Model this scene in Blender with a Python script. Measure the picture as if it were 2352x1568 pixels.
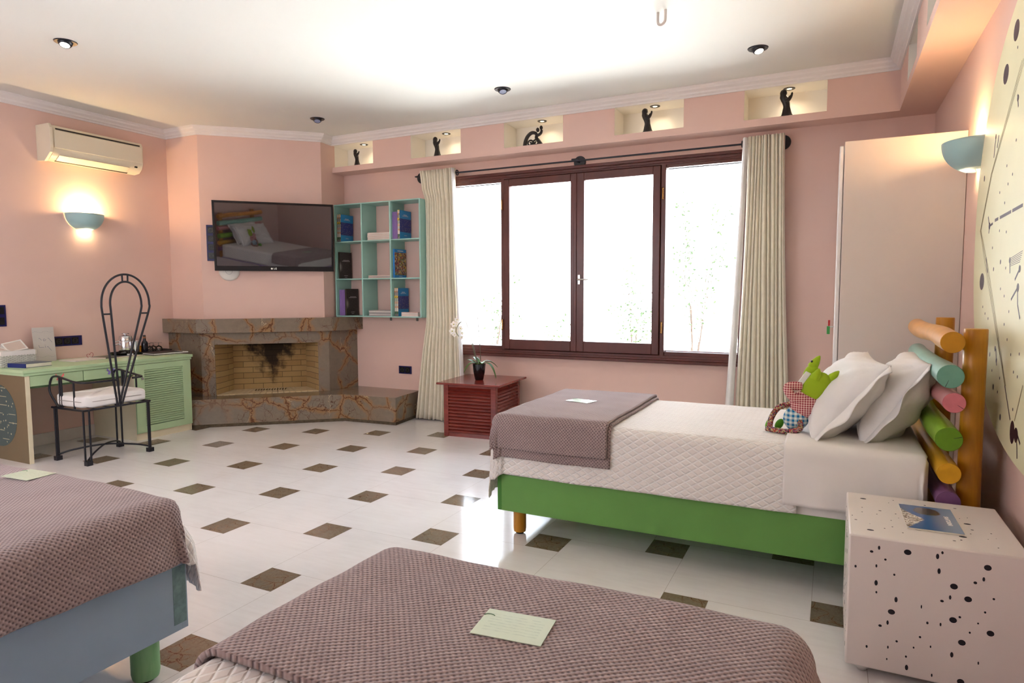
import bpy, bmesh, math, random
from mathutils import Vector, Matrix
import numpy as np

for o in list(bpy.data.objects):
    bpy.data.objects.remove(o)
sc = bpy.context.scene
COL = sc.collection
PI = math.pi
random.seed(7)

# ------------------------------------------------------------------ camera
F_PX = 1488.73
YAW, PIT, ROL = -0.459340, -0.0749935, -0.0039157
cy, sy = math.cos(YAW), math.sin(YAW)
fwd = Vector((sy*math.cos(PIT), cy*math.cos(PIT), math.sin(PIT)))
rgt = Vector((cy, -sy, 0)); upv = rgt.cross(fwd)
r2 = rgt*math.cos(ROL)+upv*math.sin(ROL); u2 = -rgt*math.sin(ROL)+upv*math.cos(ROL)
cd = bpy.data.cameras.new('camera'); cam = bpy.data.objects.new('camera', cd); COL.objects.link(cam)
cd.sensor_width = 36; cd.lens = 36*F_PX/2352; cd.clip_start = .02
M = Matrix((r2, u2, -fwd)).transposed().to_4x4(); M.translation = Vector((0, 0, 1.3488))
cam.matrix_world = M
sc.camera = cam

# ------------------------------------------------------------------ view
sc.view_settings.view_transform = 'Standard'
sc.view_settings.look = 'None'
sc.view_settings.gamma = 1.0
sc.view_settings.use_curve_mapping = False
sc.view_settings.exposure = 0.0
sc.cycles.sample_clamp_indirect = 50

# ------------------------------------------------------------------ world: bright sky over a sunlit hillside
W = bpy.data.worlds.new('daylight'); sc.world = W; W.use_nodes = True
nt = W.node_tree; nt.nodes.clear()
tc = nt.nodes.new('ShaderNodeTexCoord'); sep = nt.nodes.new('ShaderNodeSeparateXYZ')
nt.links.new(tc.outputs['Generated'], sep.inputs[0])
mr = nt.nodes.new('ShaderNodeMapRange'); nt.links.new(sep.outputs['Z'], mr.inputs['Value'])
mr.inputs['From Min'].default_value = -1; mr.inputs['From Max'].default_value = 1
cr = nt.nodes.new('ShaderNodeValToRGB'); nt.links.new(mr.outputs[0], cr.inputs[0])
SKY = 9.0
els = cr.color_ramp.elements
els[0].position = 0.0; els[0].color = (.93, .95, .96, 1)
els[1].position = 1.0; els[1].color = (.45, .62, .95, 1)
for p, c in ((.44, (.94, .96, .98, 1)), (.52, (.92, .96, 1.0, 1)), (.7, (.78, .88, 1.0, 1))):
    e = els.new(p); e.color = c
bg = nt.nodes.new('ShaderNodeBackground'); bg.inputs[1].default_value = SKY
out = nt.nodes.new('ShaderNodeOutputWorld')
nt.links.new(cr.outputs[0], bg.inputs[0]); nt.links.new(bg.outputs[0], out.inputs[0])

def area(name, loc, rot, sx, sy_, power, color=(1, 1, 1), portal=False, spread=None):
    l = bpy.data.lights.new(name, 'AREA'); l.shape = 'RECTANGLE'; l.size = sx; l.size_y = sy_
    l.energy = power; l.color = color
    if portal: l.cycles.is_portal = True
    if spread: l.spread = spread
    o = bpy.data.objects.new(name, l); COL.objects.link(o); o.location = loc; o.rotation_euler = rot
    return o
# portal in the window opening (guides the sky light through it), and an added fill light behind the camera
area('window_portal', (-2.19, 6.12, 1.64), (math.radians(-90), 0, 0), 3.0, 1.8, 1, portal=True)
area('rear_fill_light', (-3.95, -.58, 1.6), (math.radians(70), 0, 0), 3.2, 1.9, 62, (.97, .97, 1))
# sun from behind the house: it lights the pale ground outside, which throws light up onto the ceiling
sl = bpy.data.lights.new('sun', 'SUN'); sl.energy = 85; sl.angle = .01; sl.color = (.95, .98, 1)
so_ = bpy.data.objects.new('sun', sl); COL.objects.link(so_); so_.rotation_euler = Vector((.50, .07, -.86)).to_track_quat('-Z', 'Y').to_euler()

# ------------------------------------------------------------------ colour + node helpers
def lin(c):
    return tuple((v/255/12.92 if v/255 <= .04045 else ((v/255+.055)/1.055)**2.4) for v in c[:3])+(1,)
class NT:
    def __init__(s, name):
        s.m = bpy.data.materials.new(name); s.m.use_nodes = True; s.t = s.m.node_tree
        s.b = s.t.nodes['Principled BSDF']; s._o = {}
    def n(s, typ, **kw):
        x = s.t.nodes.new('ShaderNode'+typ)
        for k, v in kw.items(): setattr(x, k, v)
        return x
    def put(s, sock, v):
        if hasattr(v, 'is_output') or isinstance(v, bpy.types.NodeSocket): s.t.links.new(v, sock)
        else:
            if sock.type == 'RGBA' and not hasattr(v, '__len__'): v = (v, v, v, 1)
            if sock.type == 'VECTOR' and not hasattr(v, '__len__'): v = (v, v, v)
            sock.default_value = v
    def coord(s, kind='Object'):
        if kind not in s._o: s._o[kind] = s.n('TexCoord').outputs[kind]
        return s._o[kind]
    def math(s, op, a, b=0.0, c=None, clamp=False):
        x = s.n('Math', operation=op, use_clamp=clamp); s.put(x.inputs[0], a); s.put(x.inputs[1], b)
        if c is not None: s.put(x.inputs[2], c)
        return x.outputs[0]
    def xyz(s, v):
        x = s.n('SeparateXYZ'); s.put(x.inputs[0], v); return x.outputs
    def scale(s, v, k):
        x = s.n('Mapping'); s.put(x.inputs[0], v); x.inputs['Scale'].default_value = k if hasattr(k, '__len__') else (k, k, k); return x.outputs[0]
    def noise(s, v, sc_, det=2, rough=.5, dist=0.0):
        x = s.n('TexNoise'); s.put(x.inputs['Vector'], v); x.inputs['Scale'].default_value = sc_
        x.inputs['Detail'].default_value = det; x.inputs['Roughness'].default_value = rough; x.inputs['Distortion'].default_value = dist
        return x.outputs
    def voro(s, v, sc_, feat='F1', rnd=1.0):
        x = s.n('TexVoronoi', feature=feat); s.put(x.inputs['Vector'], v); x.inputs['Scale'].default_value = sc_
        x.inputs['Randomness'].default_value = rnd; return x.outputs
    def mix(s, f, a, b):
        x = s.n('Mix', data_type='RGBA'); s.put(x.inputs[0], f); s.put(x.inputs[6], a); s.put(x.inputs[7], b); return x.outputs[2]
    def ramp(s, f, stops):
        x = s.n('ValToRGB'); s.put(x.inputs[0], f); e = x.color_ramp.elements
        while len(e) > 1: e.remove(e[0])
        e[0].position = stops[0][0]; e[0].color = stops[0][1]
        for p, c in stops[1:]: q = e.new(p); q.color = c
        return x.outputs[0]
    def sstep(s, f, a, b):
        x = s.n('MapRange', interpolation_type='SMOOTHSTEP'); s.put(x.inputs[0], f)
        x.inputs[1].default_value = a; x.inputs[2].default_value = b; return x.outputs[0]
    def bump(s, h, strength=.5, dist=.01):
        x = s.n('Bump'); s.put(x.inputs['Height'], h); x.inputs['Strength'].default_value = strength; x.inputs['Distance'].default_value = dist
        s.t.links.new(x.outputs[0], s.b.inputs['Normal'])
    def set(s, **kw):
        nm = dict(color='Base Color', rough='Roughness', metal='Metallic', spec='Specular IOR Level', coat='Coat Weight', coatr='Coat Roughness',
                  emit='Emission Color', estr='Emission Strength', trans='Transmission Weight', ior='IOR', sheen='Sheen Weight', alpha='Alpha', sss='Subsurface Weight')
        for k, v in kw.items(): s.put(s.b.inputs[nm[k]], v)
        return s
def mat(name, rgb, rough=.5, metal=0, var=.04, vs=6, bump=0, bs=60, bd=.002, **kw):
    """painted / plain surface: slight tonal variation and an optional fine bump"""
    s = NT(name); c = lin(rgb)
    if var:
        n_ = s.noise(s.coord(), vs, 3)[0]
        lo = tuple(x*(1-var) for x in c[:3])+(1,); hi = tuple(min(1, x*(1+var)) for x in c[:3])+(1,)
        s.set(color=s.ramp(n_, [(.3, lo), (.7, hi)]))
    else: s.set(color=c)
    s.set(rough=rough, metal=metal, **kw)
    if bump: s.bump(s.noise(s.coord(), bs, 3)[0], bump, bd)
    return s.m
def emit(name, rgb, k):
    s = NT(name); s.set(color=lin(rgb), emit=lin(rgb), estr=k, rough=.4); return s.m

WALLC = (230, 196, 184)
m_wall = mat('wall_plaster_pink', WALLC, .85, var=.025, vs=1.3, bump=.12, bs=220, bd=.001)
m_ceil = mat('ceiling_paint', (231, 230, 225), .9, var=.015, vs=1)
m_crown = mat('crown_white', (236, 230, 228), .7, var=.01)
m_niche = mat('niche_cream', (246, 240, 230), .8, var=.01)
m_white = mat('white_plastic', (232, 230, 224), .4, var=.01)
m_base = mat('white_marble_skirting', (222, 214, 206), .3, var=.06, vs=5)
m_black = mat('black_metal', (18, 18, 30), .35, var=.1, spec=.5)
m_blackp = mat('black_plastic', (20, 18, 20), .25, var=.05)
m_navy = mat('dark_blue_socket_frame', (16, 16, 84), .35, var=.05)
m_chrome = mat('chrome', (225, 225, 228), .12, 1, var=.02)
m_steel = mat('brushed_aluminium', (215, 213, 210), .35, 1, var=.03)
m_red = mat('red', (190, 30, 30), .4)

# floor stones
s = NT('floor_marble_cream')
v = s.coord(); a_ = s.noise(v, 1.5, 5, .6, .6)[0]; w_ = s.noise(s.scale(v, (2, 14, 1)), 2.2, 4, .6, .4)[0]
s.set(color=s.ramp(s.math('ADD', s.math('MULTIPLY', a_, .6), s.math('MULTIPLY', w_, .4)), [(.3, lin((228, 223, 221))), (.5, lin((237, 233, 231))), (.7, lin((242, 239, 238)))]), rough=s.math('ADD', s.math('MULTIPLY', a_, .06), .10), spec=.5)
m_tile = s.m
m_grout = mat('floor_grout', (150, 135, 125), .6)
def brown_marble(name, scale=1.0, base=((118, 104, 88), (146, 131, 112)), rough=.12, orange=1.0, dark=1.0):
    s = NT(name); v = s.coord()
    wn = s.noise(v, 1.7*scale, 5, .62)[1]
    vm = s.n('VectorMath', operation='MULTIPLY_ADD'); s.put(vm.inputs[0], wn); vm.inputs[1].default_value = (.42/scale,)*3; s.put(vm.inputs[2], v)
    wv = vm.outputs[0]
    e1 = s.voro(wv, 2.1*scale, 'DISTANCE_TO_EDGE')[0]
    e2 = s.voro(s.scale(wv, (1.5, 1.1, .8)), 4.6*scale, 'DISTANCE_TO_EDGE')[0]
    e4 = s.voro(s.scale(wv, (.9, 1.3, 1.1)), 9.5*scale, 'DISTANCE_TO_EDGE')[0]
    g1 = s.sstep(s.noise(v, 1.3*scale, 2)[0], .36, .52); g2 = s.sstep(s.noise(v, 2.4*scale, 3)[0], .44, .60)
    b = s.mix(s.noise(v, 11*scale, 6, .7)[0], lin(base[0]), lin(base[1]))
    b = s.mix(s.math('MULTIPLY', s.math('MULTIPLY', s.sstep(e1, .13, .0), g1), .75*orange), b, lin((160, 116, 66)))
    b = s.mix(s.math('MULTIPLY', s.sstep(e1, .022, .004), s.math('MULTIPLY', g1, .9*dark)), b, lin((92, 54, 34)))
    b = s.mix(s.math('MULTIPLY', s.sstep(e2, .020, .003), s.math('MULTIPLY', g2, .85*dark)), b, lin((84, 50, 32)))
    b = s.mix(s.math('MULTIPLY', s.sstep(e4, .014, .002), s.math('MULTIPLY', g2, .6*dark)), b, lin((66, 44, 34)))
    e3 = s.voro(s.scale(wv, (1, 1, .45)), 3.3*scale, 'DISTANCE_TO_EDGE')[0]
    g3 = s.sstep(s.noise(v, 3.1*scale, 2)[0], .56, .66)
    b = s.mix(s.math('MULTIPLY', s.sstep(e3, .010, .002), s.math('MULTIPLY', g3, .8*orange)), b, lin((214, 190, 150)))
    s.set(color=b, rough=rough, spec=.5); return s.m
m_marble = brown_marble('brown_rainforest_marble', 1.5, rough=.16)
m_inset = brown_marble('brown_marble_floor_inset', 7.0, ((104, 90, 74), (150, 136, 114)), .10, .3, 1.3)

# woods and paints
def wood(name, a, b, rough=.35, sc_=3, axis=(1, 12, 12), **kw):
    s = NT(name); n_ = s.noise(s.scale(s.coord(), axis), sc_, 5, .6, .8)[0]
    s.set(color=s.ramp(n_, [(.3, lin(a)), (.7, lin(b))]), rough=rough, **kw); return s.m
m_mahog = wood('mahogany_window_wood', (84, 38, 30), (96, 44, 34), .3, axis=(4, 4, 1.2))
m_cherry = wood('cherry_red_wood', (112, 34, 26), (140, 50, 38), .22, axis=(2, 12, 12), coat=.3)
m_green = mat('green_bed_paint', (104, 158, 74), .45, var=.05)
m_greend = mat('dark_green_patch', (64, 130, 40), .5)
m_bluebed = mat('grey_blue_bed_paint', (150, 172, 192), .5, var=.04)
m_teal = mat('grey_teal_patch', (110, 140, 142), .6, var=.25, vs=40)
m_mint = mat('mint_green_desk_paint', (184, 212, 168), .4, var=.03)
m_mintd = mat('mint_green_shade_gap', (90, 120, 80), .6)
m_cream = mat('cream_desk_paint', (232, 220, 190), .5, var=.02)
m_olive = mat('grey_beige_side_panel', (122, 106, 78), .55, var=.03)
m_turq = mat('turquoise_shelf_paint', (160, 205, 196), .45, var=.03)
m_ochre = wood('ochre_stained_post', (182, 120, 18), (208, 148, 36), .35, axis=(8, 8, 1))
m_greenleg = wood('mint_green_round_leg', (110, 165, 110), (136, 186, 132), .45, axis=(8, 8, 1))
m_ac = mat('air_conditioner_plastic', (232, 222, 200), .4, var=.02)
m_acdark = mat('vent_dark', (50, 44, 36), .6)
m_sconce = mat('teal_ceramic', (168, 204, 208), .55, var=.04, bump=.1, bs=90)
m_wardrobe = mat('wardrobe_cream_white', (216, 204, 196), .5, var=.01)
m_curtain = mat('cream_curtain_cloth', (236, 227, 206), .9, var=.04, vs=20, bump=.25, bs=600, bd=.0008, sheen=.2)
m_lining = mat('curtain_lining', (244, 242, 240), .9)
m_sheet = mat('white_cotton', (236, 230, 226), .85, var=.02, vs=8, bump=.35, bs=9, bd=.008)
m_pillow = mat('white_pillow_cotton', (238, 234, 232), .85, var=.02, vs=8, bump=.5, bs=11, bd=.01)
m_cushion = mat('white_cushion_cloth', (236, 232, 230), .8, bump=.2, bs=14, bd=.006)
m_bulb = emit('lamp_glow', (255, 226, 160), 14)
m_spotglow = emit('spot_glow', (255, 244, 220), 9)
m_dimglow = emit('spot_glow_dim', (120, 125, 150), .3)
m_scr = NT('tv_screen').set(color=lin((30, 27, 31)), rough=.02, spec=.5, ior=2.35).m
m_statue = mat('black_soapstone', (34, 28, 28), .4, var=.2, vs=40)
m_brickfloor = mat('firebrick_floor', (214, 190, 150), .8, var=.12, vs=18)

# glass: clear, lets daylight straight through
def glass(name, tint=(1, 1, 1, 1), fac=.06):
    s = NT(name); tr = s.n('BsdfTransparent'); tr.inputs[0].default_value = tint
    gl = s.n('BsdfGlossy'); gl.inputs['Roughness'].default_value = .02
    mx = s.n('MixShader'); lw = s.n('LayerWeight'); lw.inputs[0].default_value = fac*4
    s.t.links.new(lw.outputs['Fresnel'], mx.inputs[0])
    s.t.links.new(tr.outputs[0], mx.inputs[1]); s.t.links.new(gl.outputs[0], mx.inputs[2])
    s.t.links.new(mx.outputs[0], s.t.nodes['Material Output'].inputs[0]); return s.m
m_glass = glass('window_glass'); m_drinkglass = glass('drinking_glass', (.93, .95, .95, 1), .1)

# cloth with woven patterns (uv in metres)
s = NT('taupe_waffle_blanket'); uv = s.xyz(s.coord('UV'))
P_ = .0084
su = s.math('SINE', s.math('MULTIPLY', uv[0], 2*PI/P_/2)); sv = s.math('SINE', s.math('MULTIPLY', uv[1], 2*PI/P_/2))
chk = s.math('MULTIPLY', su, sv)
h = s.math('ADD', s.math('MULTIPLY', chk, .5), .5)
big = s.noise(s.coord('UV'), 3.5, 3)[0]
s.set(color=s.mix(s.sstep(h, .0, .55), s.mix(big, lin((100, 82, 84)), lin((112, 92, 94))), s.mix(big, lin((156, 134, 132)), lin((176, 154, 150)))), rough=.95, sheen=.25)
s.bump(h, .8, .004); m_blanket = s.m
s = NT('white_diamond_quilt'); uv = s.xyz(s.coord('UV'))
Q_ = .058
qa = s.math('PINGPONG', s.math('ADD', uv[0], s.math('MULTIPLY', uv[1], 1.6)), Q_/2)
qb = s.math('PINGPONG', s.math('SUBTRACT', uv[0], s.math('MULTIPLY', uv[1], 1.6)), Q_/2)
qh = s.math('MINIMUM', s.sstep(qa, 0, .012), s.sstep(qb, 0, .012))
s.set(color=s.mix(qh, lin((246, 242, 238)), lin((236, 228, 222))), rough=.85)
s.bump(qh, .6, .006); m_quilt = s.m
# gingham, floral
def gingham(name, c1, c2, p):
    s = NT(name); v = s.xyz(s.coord())
    a = s.math('GREATER_THAN', s.math('SINE', s.math('MULTIPLY', v[0], 2*PI/p)), 0); b = s.math('GREATER_THAN', s.math('SINE', s.math('MULTIPLY', v[2], 2*PI/p)), 0)
    s.set(color=s.mix(s.math('MULTIPLY', s.math('ADD', a, b), .5), lin(c2), lin(c1)), rough=.9); return s.m
m_gred = gingham('red_gingham', (160, 20, 50), (240, 200, 190), .011)
m_gblue = gingham('blue_gingham', (20, 120, 170), (225, 235, 225), .022)
s = NT('tiny_floral_cloth'); vv = s.voro(s.coord(), 170)
s.set(color=s.ramp(s.xyz(vv[1])[0], [(0, lin((60, 20, 50))), (.3, lin((190, 70, 60))), (.5, lin((90, 90, 130))), (.7, lin((215, 190, 130))), (.9, lin((50, 60, 50)))]), rough=.9); m_floral = s.m
m_lime = mat('lime_green_felt', (160, 190, 30), .9, var=.06)
m_limed = mat('grass_green_felt', (90, 160, 30), .9, var=.06)
# firebox brick with soot
s = NT('firebox_brick'); br = s.n('TexBrick'); s.put(br.inputs[0], s.coord('UV'))
br.inputs['Color1'].default_value = lin((178, 146, 96)); br.inputs['Color2'].default_value = lin((160, 126, 78)); br.inputs['Mortar'].default_value = lin((100, 80, 54))
br.inputs['Scale'].default_value = 1; br.inputs['Mortar Size'].default_value = .003; br.inputs['Brick Width'].default_value = .23; br.inputs['Row Height'].default_value = .062
uv = s.xyz(s.coord('UV')); nz = s.noise(s.coord('UV'), 7, 4, .6)[0]
cx_ = s.math('ABSOLUTE', s.math('SUBTRACT', uv[0], .46)); soot = s.math('SUBTRACT', s.math('ADD', s.math('MULTIPLY', nz, 1.2), s.math('MULTIPLY', uv[1], 1.5)), s.math('MULTIPLY', cx_, 1.8))
s.set(color=s.mix(s.math('MULTIPLY', s.sstep(soot, .6, 1.05), .93), br.outputs[0], lin((26, 14, 8))), rough=.9)
s.bump(br.outputs[1], -.5, .004); m_brick = s.m
m_brickside = NT('firebox_side_brick'); s = m_brickside; br = s.n('TexBrick'); s.put(br.inputs[0], s.coord('UV'))
br.inputs['Color1'].default_value = lin((186, 156, 106)); br.inputs['Color2'].default_value = lin((172, 140, 90)); br.inputs['Mortar'].default_value = lin((110, 88, 58))
br.inputs['Scale'].default_value = 1; br.inputs['Mortar Size'].default_value = .003; br.inputs['Brick Width'].default_value = .6; br.inputs['Row Height'].default_value = .062
s.set(color=br.outputs[0], rough=.9); s.bump(br.outputs[1], -.5, .004); m_brickside = s.m

# ------------------------------------------------------------------ mesh builder
class MB:
    def __init__(s): s.v = []; s.f = []; s.mi = []; s.uv = {}; s.cur = 0
    def add(s, vs, fs, uvs=None):
        n = len(s.v); s.v += [tuple(x) for x in vs]
        for i, f in enumerate(fs):
            if uvs: s.uv[len(s.f)] = uvs[i]
            s.f.append([n+k for k in f]); s.mi.append(s.cur)
        return s
    def mat(s, i): s.cur = i; return s
    def box(s, a, b):
        x0, y0, z0 = a; x1, y1, z1 = b
        return s.add([(x0,y0,z0),(x1,y0,z0),(x1,y1,z0),(x0,y1,z0),(x0,y0,z1),(x1,y0,z1),(x1,y1,z1),(x0,y1,z1)],
                     [(0,3,2,1),(4,5,6,7),(0,1,5,4),(1,2,6,5),(2,3,7,6),(3,0,4,7)])
    def obox(s, o, ax, ay, az):
        """box from a corner and three edge vectors"""
        o, ax, ay, az = map(Vector, (o, ax, ay, az))
        vs = [o, o+ax, o+ax+ay, o+ay]; vs += [p+az for p in vs]
        fl = ax.cross(ay).dot(az) < 0
        fs = [(0,3,2,1),(4,5,6,7),(0,1,5,4),(1,2,6,5),(2,3,7,6),(3,0,4,7)]
        return s.add(vs, [tuple(reversed(f)) for f in fs] if fl else fs)
    def prism(s, poly, z0, z1):
        n = len(poly)
        ar = sum(poly[i][0]*poly[(i+1) % n][1]-poly[(i+1) % n][0]*poly[i][1] for i in range(n))
        if ar < 0: poly = poly[::-1]
        vs = [(p[0], p[1], z0) for p in poly]+[(p[0], p[1], z1) for p in poly]
        fs = [tuple(range(n))[::-1], tuple(range(n, 2*n))]+[(i, (i+1) % n, (i+1) % n+n, i+n) for i in range(n)]
        return s.add(vs, fs)
    def frame_of(s, d):
        d = Vector(d).normalized(); a = Vector((0, 0, 1)) if abs(d.z) < .9 else Vector((1, 0, 0))
        u = d.cross(a).normalized(); return u, d.cross(u).normalized()
    def tube(s, pts, r, n=10, cap=True, closed=False):
        pts = [Vector(p) for p in pts]; N = len(pts); rs = r if hasattr(r, '__len__') else [r]*N
        base = len(s.v); u = None; rings = []
        for i, p in enumerate(pts):
            if closed: d = pts[(i+1) % N]-pts[i-1]
            else: d = pts[min(i+1, N-1)]-pts[max(i-1, 0)]
            d.normalize()
            if u is None: u, w = s.frame_of(d)
            else:
                u = (u-d*u.dot(d)).normalized(); w = d.cross(u)
            rings.append([p+(u*math.cos(2*PI*k/n)+w*math.sin(2*PI*k/n))*rs[i] for k in range(n)])
        vs = [q for R_ in rings for q in R_]; fs = []
        M_ = N if closed else N-1
        for i in range(M_):
            j = (i+1) % N
            for k in range(n): fs.append((i*n+k, i*n+(k+1) % n, j*n+(k+1) % n, j*n+k))
        if cap and not closed: fs += [tuple(range(n))[::-1], tuple(range((N-1)*n, N*n))]
        return s.add(vs, fs)
    def lathe(s, prof, c, n=24, axis=(0, 0, 1), a0=0, a1=2*PI):
        """profile of (radius, height) spun about an axis through c"""
        c = Vector(c); d = Vector(axis).normalized()
        if abs(d.z) > .99: u, w = Vector((1, 0, 0)), Vector((0, 1, 0))*(1 if d.z > 0 else -1)
        else: u, w = s.frame_of(d)
        full = abs(a1-a0-2*PI) < 1e-6; m = n if full else n+1
        vs = []; fs = []
        for r, h in prof:
            for k in range(m):
                a = a0+(a1-a0)*k/n; vs.append(c+d*h+(u*math.cos(a)+w*math.sin(a))*r)
        for i in range(len(prof)-1):
            for k in range(n): 
                k2 = (k+1) % m
                fs.append((i*m+k, i*m+k2, (i+1)*m+k2, (i+1)*m+k))
        return s.add(vs, fs)
    def cyl(s, a, b, r, n=20, r2=None):
        return s.tube([a, b], [r, r if r2 is None else r2], n)
    def ell(s, c, r, n=16, m=10, rot=None):
        c = Vector(c); vs = []; fs = []
        for i in range(m+1):
            t = PI*i/m
            for k in range(n):
                p = Vector((r[0]*math.sin(t)*math.cos(2*PI*k/n), r[1]*math.sin(t)*math.sin(2*PI*k/n), r[2]*math.cos(t)))
                if rot is not None: p = rot @ p
                vs.append(c+p)
        for i in range(m):
            for k in range(n): fs.append((i*n+k, (i+1)*n+k, (i+1)*n+(k+1) % n, i*n+(k+1) % n))
        return s.add(vs, fs)
    def grid(s, fn, nu, nv, uvf=None, wrap=False):
        vs = [fn(i/nu, j/nv) for j in range(nv+1) for i in range(nu+1)]; fs = []; uvs = []
        for j in range(nv):
            for i in range(nu):
                fs.append((j*(nu+1)+i, j*(nu+1)+i+1, (j+1)*(nu+1)+i+1, (j+1)*(nu+1)+i))
                if uvf: uvs.append([uvf(i/nu, j/nv), uvf((i+1)/nu, j/nv), uvf((i+1)/nu, (j+1)/nv), uvf(i/nu, (j+1)/nv)])
        return s.add(vs, fs, uvs if uvf else None)
    def quaduv(s, q, w, h):
        return s.add(q, [(0, 1, 2, 3)], [[(0, 0), (w, 0), (w, h), (0, h)]])
    def poly(s, pts): return s.add(pts, [tuple(range(len(pts)))])
    def text(s, txt, size, ext, M4, bold=0):
        c = bpy.data.curves.new('t', 'FONT'); c.body = txt; c.size = size; c.extrude = ext; c.offset = bold; c.align_x = 'CENTER'; c.align_y = 'CENTER'; c.resolution_u = 3
        o = bpy.data.objects.new('t', c); COL.objects.link(o)
        dg = bpy.context.evaluated_depsgraph_get(); me = o.evaluated_get(dg).to_mesh()
        s.add([M4 @ v.co for v in me.vertices], [tuple(p.vertices) for p in me.polygons])
        o.evaluated_get(dg).to_mesh_clear(); bpy.data.objects.remove(o); bpy.data.curves.remove(c); return s
    def build(s, name, mats, parent=None, off=None, smooth=None, bevel=0, weld=False, solid=0, sub=0, loc=None):
        if not isinstance(mats, (list, tuple)): mats = [mats]
        o3 = Vector(off) if off is not None else (Vector(parent['o3']) if parent is not None and 'o3' in parent.keys() else Vector((0, 0, 0)))
        me = bpy.data.meshes.new(name); me.from_pydata([tuple(Vector(v)-o3) for v in s.v], [], s.f)
        for m_ in mats: me.materials.append(m_)
        me.polygons.foreach_set('material_index', s.mi)
        if s.uv:
            ul = me.uv_layers.new(name='UVMap')
            for p in me.polygons:
                if p.index in s.uv:
                    for k, li in enumerate(p.loop_indices): ul.data[li].uv = s.uv[p.index][k]
        if smooth is not None:
            me.polygons.foreach_set('use_smooth', [True]*len(me.polygons))
            me.set_sharp_from_angle(angle=math.radians(smooth))
        me.update()
        o = bpy.data.objects.new(name, me); COL.objects.link(o)
        if parent is not None:
            o.parent = parent
            if 'o3' in parent.keys(): o['o3'] = parent['o3']
        elif off is not None: o.location = off; o['o3'] = tuple(off)
        if weld:
            w_ = o.modifiers.new('weld', 'WELD'); w_.merge_threshold = 1e-4
        if solid:
            w_ = o.modifiers.new('solid', 'SOLIDIFY'); w_.thickness = solid; w_.offset = 0
        if sub:
            w_ = o.modifiers.new('sub', 'SUBSURF'); w_.levels = sub; w_.render_levels = sub
        if bevel:
            w_ = o.modifiers.new('bevel', 'BEVEL'); w_.width = bevel; w_.segments = 2; w_.limit_method = 'ANGLE'; w_.angle_limit = math.radians(40)
        return o
def tag(o, label=None, cat=None, group=None, kind=None):
    if label: o['label'] = label
    if cat: o['category'] = cat
    if group: o['group'] = group
    if kind: o['kind'] = kind
    return o
def thing(name, loc, label, cat, group=None, rz=0):
    o = bpy.data.objects.new(name, None); COL.objects.link(o); o.location = loc; o.rotation_euler.z = rz
    o.empty_display_size = .05; o['o3'] = tuple(loc)
    return tag(o, label, cat, group)
def local(name, loc, label, cat, group=None, rot=(0, 0, 0)):
    """thing whose parts are modelled around its own origin"""
    o = thing(name, loc, label, cat, group); o['o3'] = (0., 0., 0.); o.rotation_euler = rot; return o
def copy_tree(o, parent=None):
    c = o.copy(); COL.objects.link(c)
    if parent is not None: c.parent = parent
    for ch in [x for x in bpy.data.objects if x.parent == o]: copy_tree(ch, c)
    return c
def smoothpath(pts, n=8):
    pts = [Vector(p) for p in pts]; out = []
    P = [pts[0]]+pts+[pts[-1]]
    for i in range(1, len(P)-2):
        a, b, c, d = P[i-1], P[i], P[i+1], P[i+2]
        for k in range(n):
            t = k/n; out.append(.5*((2*b)+(c-a)*t+(2*a-5*b+4*c-d)*t*t+(3*b-a-3*c+d)*t**3))
    out.append(pts[-1]); return out

XL, XR, YF, YB = -6.35, .65, 5.87, -.75     # room shell
ZC = 3.05; BF = 5.66; BX = .40; ZS = 2.677; ZN0, ZN1 = 2.735, 2.975
S_ = dict(kind='structure')

# ------------------------------------------------------------------ floor: large cream squares with small rotated-lattice insets
A_ = .6; b_ = .19377; FX, FY = -5.21422, 4.48561
g = MB(); g.cur = 0
def clip(poly, x0, x1, y0, y1):
    for ax, lim, sgn in ((0, x0, 1), (0, x1, -1), (1, y0, 1), (1, y1, -1)):
        outp = []
        for i in range(len(poly)):
            p, q = poly[i], poly[(i+1) % len(poly)]
            dp, dq = (p[ax]-lim)*sgn, (q[ax]-lim)*sgn
            if dp >= 0: outp.append(p)
            if dp*dq < 0:
                t = dp/(dp-dq); outp.append((p[0]+(q[0]-p[0])*t, p[1]+(q[1]-p[1])*t))
        poly = outp
        if len(poly) < 3: return None
    return poly
G_ = .0007
for i in range(-14, 30):
    for j in range(-14, 30):
        X = FX+i*A_+j*b_; Y = FY-j*A_+i*b_
        for k, (x0, y0, x1, y1) in enumerate(((X, Y, X+b_, Y+b_), (X, Y+b_, X+A_, Y+b_+A_))):
            p = clip([(x0+G_, y0+G_), (x1-G_, y0+G_), (x1-G_, y1-G_), (x0+G_, y1-G_)], XL, XR, YB, YF)
            if p: g.mat(1 if k == 0 else 0).poly([(a, c, 0) for a, c in p])
g.mat(2).poly([(XL-.1, YB-.1, -.0015), (XR+.1, YB-.1, -.0015), (XR+.1, YF+.1, -.0015), (XL-.1, YF+.1, -.0015)])
g.mat(2).box((XL-.1, YB-.1, -.12), (XR+.1, YF+.3, -.003))
tag(g.build('floor', [m_tile, m_inset, m_grout]), **S_)

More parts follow.
